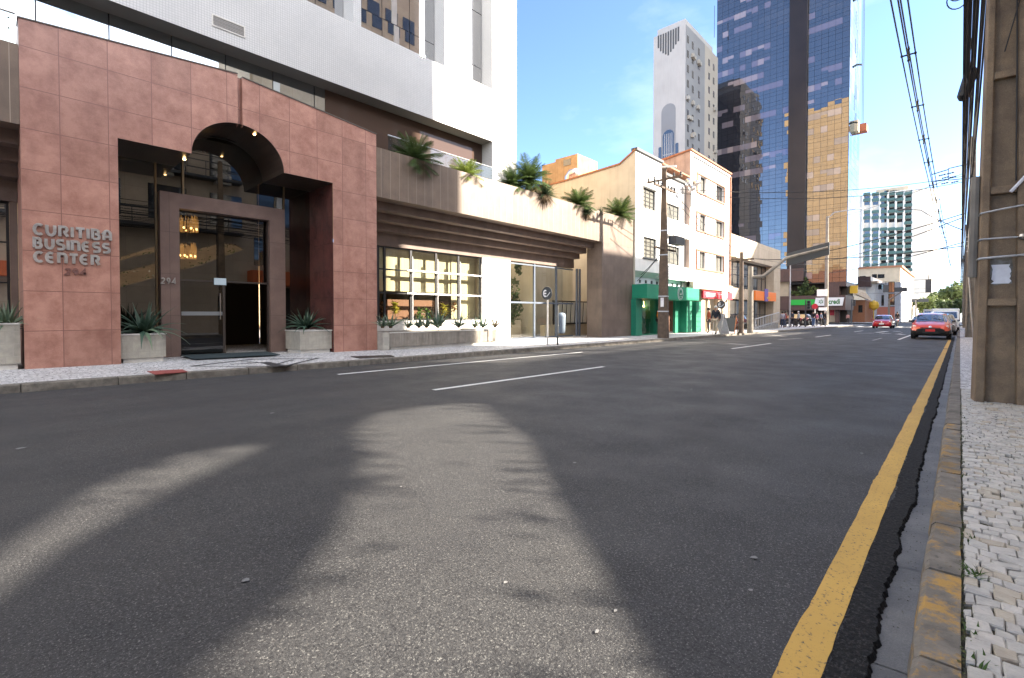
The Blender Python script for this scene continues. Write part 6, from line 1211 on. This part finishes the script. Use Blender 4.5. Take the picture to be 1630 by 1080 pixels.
# ------------------------------------------------------------------ other far buildings
def block(name,lab,cat,s,x0,x1,yt,depth,mt,wins=(),yb=520,roof=None,zb_=None):
    a,b_=S(x0,yt,s),S(x1,yt,s); zz=(a.z+b_.z)/2; R0=thing(name,lab,cat,(s,(a.y+b_.y)/2,gz(s)),'far buildings along the street'); m=MB(); hs=[]
    for (wx0,wx1,wy0,wy1) in wins: c,d=S(wx0,wy0,s),S(wx1,wy1,s); hs.append((d.y,c.y,d.z,c.z))
    z0=gz(s)-.3 if zb_ is None else S(x0,zb_,s).z
    wall(m,MX(s),b_.y,a.y,z0,zz,hs,.3); m.poly([(s,b_.y,z0),(s+depth,b_.y,z0),(s+depth,b_.y,zz),(s,b_.y,zz)]); m.poly([(s,b_.y,zz),(s,a.y,zz),(s+depth,a.y,zz),(s+depth,b_.y,zz)]); m.poly([(s,a.y,z0),(s+depth,a.y,z0),(s+depth,a.y,zz),(s,a.y,zz)]); 
    if zb_ is not None: m.poly([(s,b_.y,z0),(s,a.y,z0),(s+depth,a.y,z0),(s+depth,b_.y,z0)])
    m.build('walls',mt,R0)
    for h in hs: window(R0,MX(s),h,M_dframe,M_gdark,.15,.1,2,1)
    if roof: m=MB(); m.box(s-.5,s+depth,b_.y-.5,a.y,zz+.002,zz+.6); m.build('roof_edge',roof,R0)
    return R0
block('office_block','long beige block with a ribbon of small windows before the green balcony tower','building',195,1340,1433,428,60,M_tan,((1368,1378,440,444),(1388,1396,437,443),(1397,1408,437,443)),roof=M_terra)
block('apartment_block','distant blue grey apartment block beside the green balcony tower','building',420,1463.5,1478,438,30,mat('blue_grey_block',(.36,.42,.48),.9),tuple((1465+4*i,1467.5+4*i,441+5*j,443.5+5*j) for i in range(3) for j in range(5)))  # plain blue grey wall colour
block('house','pale house with a dark window column and an awning beside the brown striped block','building',150,1391,1433,450,30,M_bluew,((1398,1408,453,461),(1414,1424,449,466),(1414,1424,468,486),(1414,1424,488,505),(1403,1407,470,487),(1405,1413,493,507)))
block('house','brown striped upper storey over the pale house and the brick building','building',146,1352,1386,441,24,M_brn,(),yb=458,zb_=457.5)
block('house','white plastered house with a sloping eave left of the pale house','building',148,1378,1392.5,452,20,M_white,((1381,1387,492,500),),roof=M_tan)
block('shop_row','low orange brick building with a tiled awning beside the crossing','building',128,1345,1377,478,14,M_terra,((1351,1357,487,496),(1366,1373,486,498)))
block('house','sunlit cream corner house beyond the gantry at the street bend','building',198,1433,1449,467,45,M_cream,((1438,1440.5,472,508),(1444,1446,472,508)))
block('house','narrow white house at the end of the street beside the trees','building',240,1449,1457,470,25,M_white,((1451,1454,480,490),))
m=MB(); a,b_=S(1341,455.5,120),S(1365,467,120); m.box(120,120.6,b_.y,a.y,b_.z,a.z); ys=thing('shop_sign','yellow projecting sign on the corner of the glass tower podium','sign',(120,a.y,0)); m.build('panel',M_yelsg,ys); m=MB(); m.box(119.95,119.99,a.y-.7,a.y-.15,b_.z+.35,b_.z+.7); m.box(119.95,119.99,a.y-.6,a.y-.2,b_.z+.95,b_.z+1.2); m.build('sign_mark',M_signw,ys); m=MB(); m.bar((120.3,a.y,a.z),(120.3,a.y+2,a.z+.5),.15,.15); m.build('bracket',M_gdk,ys)
m=MB(); a=S(1366,462,124); b_=S(1388,480,130); m.hexa([(123,a.y,a.z-1),(131,b_.y,b_.z),(131,b_.y+.2,b_.z),(123,a.y+.5,a.z-1)],[(125,a.y+2,a.z+1),(133,b_.y+1.5,b_.z+2.2),(133,b_.y+1.7,b_.z+2.2),(125,a.y+2.4,a.z+1)]); tag(m.build('striped_awning',mat('striped_awning_cloth',(.62,.50,.36),.8,col2=(.5,.36,.22),ns=2)),'pale striped awning above the orange brick building','awning')
m=MB(); c=S(1391,486,135); m.lathe([(.15,-1.2),(.9,-.6),(1.0,.0),(.8,.7),(.1,1.1)],c,14); m.tube([c-Vector((0,0,4)),c],.08,6); tag(m.build('round_sign',M_yelsg),'round yellow sign on a post before the pale house','sign')
m=MB(); a=S(1396,489,140); m.box(140,141,a.y-3.2,a.y,gz(140),a.z); tag(m.build('kiosk',mat('salmon_panel',(.55,.22,.17),.7)),'salmon coloured hoarding before the pale house','hoarding')
OC=thing('ochre_building','ochre rooftop block with a silver duct behind the cream side wall','building',(40,29,9)); m=MB(); a,b_,c=S(863,268,40),S(920,250,40),S(885,250,40); m.box(40,44,S(886,260,40).y,a.y,5,S(870,262,40).z); m.box(39.9,43.5,b_.y,c.y,5,(b_.z+c.z)/2); wl=m.build('walls',M_och,OC)
m=MB(); d=S(903,259,39.9); m.box(39.85,39.899,d.y-.45,d.y+.45,d.z-.3,d.z+.3); m.build('window',M_gpale,wl); m=MB(); e=S(905,287,38.5); f=S(918,274,38.5); m.tube([(38.5,e.y,e.z-2),(38.5,e.y,f.z-.3),(38.5,e.y-.3,f.z),(38.5,f.y,f.z)],.38,12); m.build('duct',M_alu,OC,smooth=True)
m=MB(); m.poly([(38,b_.y-8,8),(38,a.y+6,8),(38,a.y+6,S(940,280,38).z-.2),(38,b_.y-8,S(940,280,38).z+.5)]); m.box(38.1,60,b_.y-8,a.y+6,0,S(940,283,38).z); m.build('roof_slope',M_terra,OC)
# ------------------------------------------------------------------ trees at the end of the street
def tree(lab,base,h,rx,nl,mt,seed,sz=.5):
    r=random.Random(seed); b=Vector(base); R0=thing('tree',lab,'tree',tuple(b),'trees at the end of the street'); t=MB(); fork=b+Vector((r.uniform(-.5,.5),r.uniform(-.5,.5),h*.38)); t.tube([b,b.lerp(fork,.5)+Vector((r.uniform(-.2,.2),0,0)),fork],[h*.03,h*.025,h*.02],9)
    m=MB(); bl=[]
    for k in range(16):
        az=r.uniform(0,6.28); q=r.uniform(.15,1); c=b+Vector((math.cos(az)*rx*q*.8,math.sin(az)*rx*q*.8,h*(.50+.42*r.random()*(1-.35*q)))); bl.append((c,rx*r.uniform(.22,.42)))
        if k<8: t.tube([fork,fork.lerp(c,.5)+Vector((0,0,.04*h)),c],[h*.013,h*.009,h*.003],6)
    for _ in range(nl):
        c,k=r.choice(bl); v=Vector((r.gauss(0,1),r.gauss(0,1),r.gauss(0,.8))).normalized()*k*r.uniform(.45,1.05); p=c+v; n=(v.normalized()+Vector((r.uniform(-1,1),r.uniform(-1,1),r.uniform(-.5,1)))).normalized(); x=n.orthogonal().normalized(); y=n.cross(x); a=r.uniform(0,6.28); x,y=x*math.cos(a)+y*math.sin(a),y*math.cos(a)-x*math.sin(a); s=sz*r.uniform(.6,1.3)
        m.add([p-x*s,p-y*s*.6,p+x*s,p+y*s*.6],[[0,1,2,3]])
    m.build('crown',mt,R0); t.build('trunk',M_bark,R0)
for i,(s,x,yt,rx,lab) in enumerate(((210,1490,470,6,'broad green tree before the end of the street, behind the box lorry'),(230,1512,462,7,'tall dense tree closing the street above the orange hatchback'),(250,1475,476,6,'lower rounded tree left of the broad green tree'),(190,1527,447,5,'tallest loose crowned tree beside the second concrete pole'),(280,1500,466,9,'deep green tree behind the others at the end of the street'),(165,1524,478,4.5,'small dark tree low beside the parked white van'),(300,1462,478,8,'pale distant tree right of the narrow white house'))):
    q=S(x,500,s); zt_=S(x,yt,s).z; tree(lab,(q.x,q.y,gz(s)),zt_-gz(s),rx,3800,(M_leafd if i in (1,4,5) else M_leaf),40+i,.42 if s<220 else .55)
# ------------------------------------------------------------------ the near side of the street (seen in reflections and by its shade; slots, boards and some blocks added to shape sun)
pN=-3.2
NB=thing('reflecting_office','tall beige office block on the near side of the street, with unseen slots added for the road sun patches','building',(5,pN,0)); m=MB()
def lerp_(pts,x):
    for (a,b_),(c,d) in zip(pts,pts[1:]):
        if a<=x<=c: return b_+(d-b_)*(x-a)/(c-a)
    return None
loC=[(2.5,1.75),(4.43,2.50),(5.33,2.84),(6.42,3.28),(8.23,3.97),(9.2,4.45),(10.4,5.0),(10.85,5.2)]; hiC=[(2.5,2.65),(4.19,3.30),(4.91,3.47),(5.74,3.76),(7.47,4.50),(8.6,5.1),(9.67,5.48),(10.4,5.46),(10.85,5.22)]  # openings added out of view to shape sun into the road light pools
loL=[(2.6,2.98),(4.7,3.98),(5.27,4.24),(6.35,4.62),(7.47,4.96),(8.0,5.19)]; hiL=[(2.6,3.1),(4.0,3.80),(5.06,4.34),(6.42,4.99),(7.37,5.27),(8.0,5.20)]
def htop(s): return 12.2 if s<11 else 28
step=[-26,-14,-6,0,2.5]+[2.5+.105*k for k in range(1,81)]+[11.0,14,17.4,23.8,24]; step=sorted(set(round(x,4) for x in step))
for a,b_ in zip(step,step[1:]):
    mid=(a+b_)/2; ga=[]; 
    for lo,hi in ((loC,hiC),(loL,hiL),([(17.4,7.3),(23.8,7.3)],[(17.4,8.7),(23.8,8.7)])):  # last opening added to let a sun strip onto the road
        if lo[0][0]<=a and b_<=lo[-1][0]+1e-6: ga.append((lerp_(lo,a),lerp_(hi,a),lerp_(lo,b_),lerp_(hi,b_)))
    ga=[g for g in ga if None not in g]; ga.sort(); za=zb_=gz(0)-.1; H_=htop(mid)
    for g in ga+[None]:
        ta,tb=(g[0],g[2]) if g else (H_,H_)
        if ta>za or tb>zb_:
            for p_ in (pN,pN-.22): m.poly([(a,p_,za),(b_,p_,zb_),(b_,p_,tb),(a,p_,ta)])
            m.poly([(a,pN,za),(b_,pN,zb_),(b_,pN-.22,zb_),(a,pN-.22,za)]); m.poly([(a,pN,ta),(b_,pN,tb),(b_,pN-.22,tb),(a,pN-.22,ta)])
        if g: za,zb_=g[1],g[3]
m.box(10.9,24,-9.2,pN-.221,12.3,28); m.box(23.8,24,-9,pN-.23,0,7.4); m.build('street_wall',M_beige,NB)
fr=MB(); 
for s in [11.6+1.55*k for k in range(8)]:
    for z in ((6.9,) if s<15 else ())+(9.8,13,16.2,19.4,22.6): fr.box(s,s+1.05,pN+.002,pN+.06,z,z+1.9)
for s in (11.4,14.1,16.8,19.5): fr.box(s,s+1.9,pN+.002,pN+.06,4.3,6.0)
for s in [-24+3.0*k for k in range(12)]:
    for z in (6.5,9.4): fr.box(s,min(s+1.8,10.7),pN+.002,pN+.06,z,z+1.9)
fr.build('windows',M_gdark,NB); fr=MB()
for z in (5.95,9.05): fr.box(-20,10.6,pN+.003,pN+.75,z,z+.14); fr.box(-20,10.6,pN+.70,pN+.74,z+.5,z+.55); fr.box(-20,10.6,pN+.70,pN+.74,z+.95,z+1.0)
for k in range(26): fr.box(-19+k*1.15,-18.96+k*1.15,pN+.71,pN+.73,6.1,6.95); fr.box(-19+k*1.15,-18.96+k*1.15,pN+.71,pN+.73,9.2,10.0)
fr.build('balcony_slab',M_gdk,NB)
m=MB()
for s in (12.8,17.2,21.4): m.box(s,s+.45,pN+.002,pN+.12,5.8,27.5)
build_sep(m,'white_rib',M_white,NB)
m=MB(); m.box(11,23,pN+.003,pN+.9,3.0,3.9); m.box(-20,2,pN+.003,pN+.9,3.0,3.7); m.build('orange_fascia',mat('orange_fascia',(.55,.12,.03),.6),NB); m=MB(); m.box(11,23,pN+.003,pN+.08,.3,2.9); m.build('shopfront',M_int,NB)
m=MB()
for (s,z) in ((12.2,8.9),(15.4,8.8),(9.2,8.9),(19,12.2),(6.3,8.9)): m.box(s,s+.8,pN+.004,pN+.55,z,z+.55)
build_sep(m,'air_conditioner',M_cap,NB)
m=MB(); r=random.Random(77)
for (lo,hi,nn) in ((loC,hiC,420),(loL,hiL,100)):
    for _ in range(nn):
        s=r.uniform(lo[0][0],lo[-1][0]); a,b_=lerp_(lo,s),lerp_(hi,s)
        if b_-a<.1 or s>10.3 or r.random()>(.25+.75*abs(math.sin(s*1.7))): continue
        d=abs(r.gauss(0,.14)); z=(a+d) if r.random()<.5 else (b_-d)
        c=Vector((s,pN+r.uniform(-.15,.25),z)); k=r.uniform(.03,.075); n=Vector((r.uniform(-1,1),r.uniform(-.2,1),r.uniform(-1,1))).normalized(); x=n.orthogonal().normalized()*k; y=n.cross(x)*.7; m.add([c-x,c-y,c+x,c+y],[[0,1,2,3]])
tag(m.build("gobo",M_leafd,kind='stuff'),'creeper leaves added unseen to soften the road sun patches','gobo')  # leaf quads added along the slot edges to break up the sun patches
YB=thing('slot_backing','plain unseen wall added behind the slot to hide sky from the entrance glass','wall',(0,-9.3,0)); m=MB(); m.prism([(-26,-.2),(22,-.2),(22,10.2),(15,8.3),(11,7.0),(8,6.0),(-26,6.0)],MYr(-9.3),0,.3); m.build('wall',M_beige,YB)  # added behind the slot so no bright sky shows through it in reflections
NC=thing('raised_board_shop','low near side shop with an unseen board added on posts to shade the kerb','building',(28,pN,0)); m=MB(); m.box(24.05,33,-7.2,pN,-.3,7.3); m.build('walls',M_tan,NC); m=MB(); m.box(24.05,33,pN-.15,pN,8.7,9.45); m.build('sign_board',M_signw,NC); m=MB()  # board added out of view; the gap below it passes a sun strip
for s in (24.3,27.2,30,32.8): m.box(s-.06,s+.06,pN-.4,pN-.28,7.3,9.4)
m.build('post',M_gdk,NC)
ND=thing('stepped_office','mid height near side office block','building',(37,pN,0)); m=MB(); m.box(33.05,41,-4.3,pN,-.3,14.9); m.build('walls',M_grey,ND)  # unseen block kept shallow so the sun strip reaches the road
NE=thing('low_shops','long low near side shop row','building',(51,pN,0)); m=MB(); m.box(41.05,62,-10,pN,-.5,7.1); m.build('walls',M_white,NE)
NF=thing('corner_block','tall near side corner block before the crossing','building',(70,pN,0)); m=MB(); m.box(62.05,78,-16,pN,-.6,21); m.build('walls',M_tan,NF)
NG=thing('near_side_terrace','near side terrace beyond the crossing','building',(130,pN,0)); m=MB(); m.box(96,105.9,-16,pN,-1.2,13); m.build('walls',M_cream,NG)
NT_=thing('shade_tower','very tall unseen tower added beyond the crossing to shade the grey tower','office tower',(120,-12,0)); m=MB(); m.box(106,136,-26,-5,-1,98); m.build('walls',M_tan,NT_)  # unseen blocker added to keep sun off the grey tower side
NH=thing('white_slab_block','tall white slab block far down the near side between the concrete poles','building',(185,pN,0)); m=MB(); m.box(140,165,-18,-3.4,-2,41); m.build('walls',M_white,NH); m=MB()
for k in range(11):
    for j in range(5): m.box(139.9,139.99,-5-2.6*j-1.2,-5-2.6*j,3+3.4*k,4.6+3.4*k)
m.build('windows',M_gdark,NH)
# moss and grit in the joint behind the kerb
m=MB(); r=random.Random(31)
for _ in range(420):
    x=r.uniform(1.0,8); y=-.022+r.gauss(0,.006); k=r.uniform(.003,.009); z=gz(x)+KERB-.006+r.uniform(0,.006); a=r.uniform(0,6.28)
    m.add([(x+k*math.cos(a),y+k*math.sin(a),z),(x-k*math.sin(a),y+k*math.cos(a),z+k*.6),(x-k*math.cos(a),y-k*math.sin(a),z),(x+k*math.sin(a),y-k*math.cos(a),z+k*.3)],[[0,1,2,3]])
m.build('moss',mat('kerb_moss',(.045,.075,.02),.9,col2=(.09,.075,.03),ns=20),kind='stuff')
m=MB()
for _ in range(260):
    x=r.uniform(.8,9); y=r.choice((.135,.15,.17))+abs(r.gauss(0,.02)); k=r.uniform(.001,.003); z=gz(x)-.012; m.hexa([(x-k,y-k,z),(x+k,y-k,z),(x+k,y+k,z),(x-k,y+k,z)],[(x-k*.6,y-k*.6,z+k),(x+k*.6,y-k*.6,z+k),(x+k*.6,y+k*.6,z+k),(x-k*.6,y+k*.6,z+k)])
m.build('grit',mat('gutter_grit',(.16,.15,.135),.9,col2=(.07,.066,.06),ns=60),kind='stuff')
# weeds along the kerb
m=MB(); r=random.Random(9)
for (x,y,n,L) in ((1551,918,26,.055),(1545,1010,10,.03),(1537,760,10,.03),(1535,700,10,.03),(1543,860,14,.03),(1560,1060,8,.03),(1534,668,8,.03)):
    c=G(x,y,KERB-.008)
    for k in range(n): leafstrip(m,c+Vector((r.uniform(-.03,.05),r.uniform(-.02,.02),0)),r.uniform(0,6.28),r.uniform(.2,1.3),L*r.uniform(.6,1.4),.010,.8,.2,3)
m.build('weeds',mat('weed_green',(.05,.10,.02),.6,trans=.3),kind='stuff')
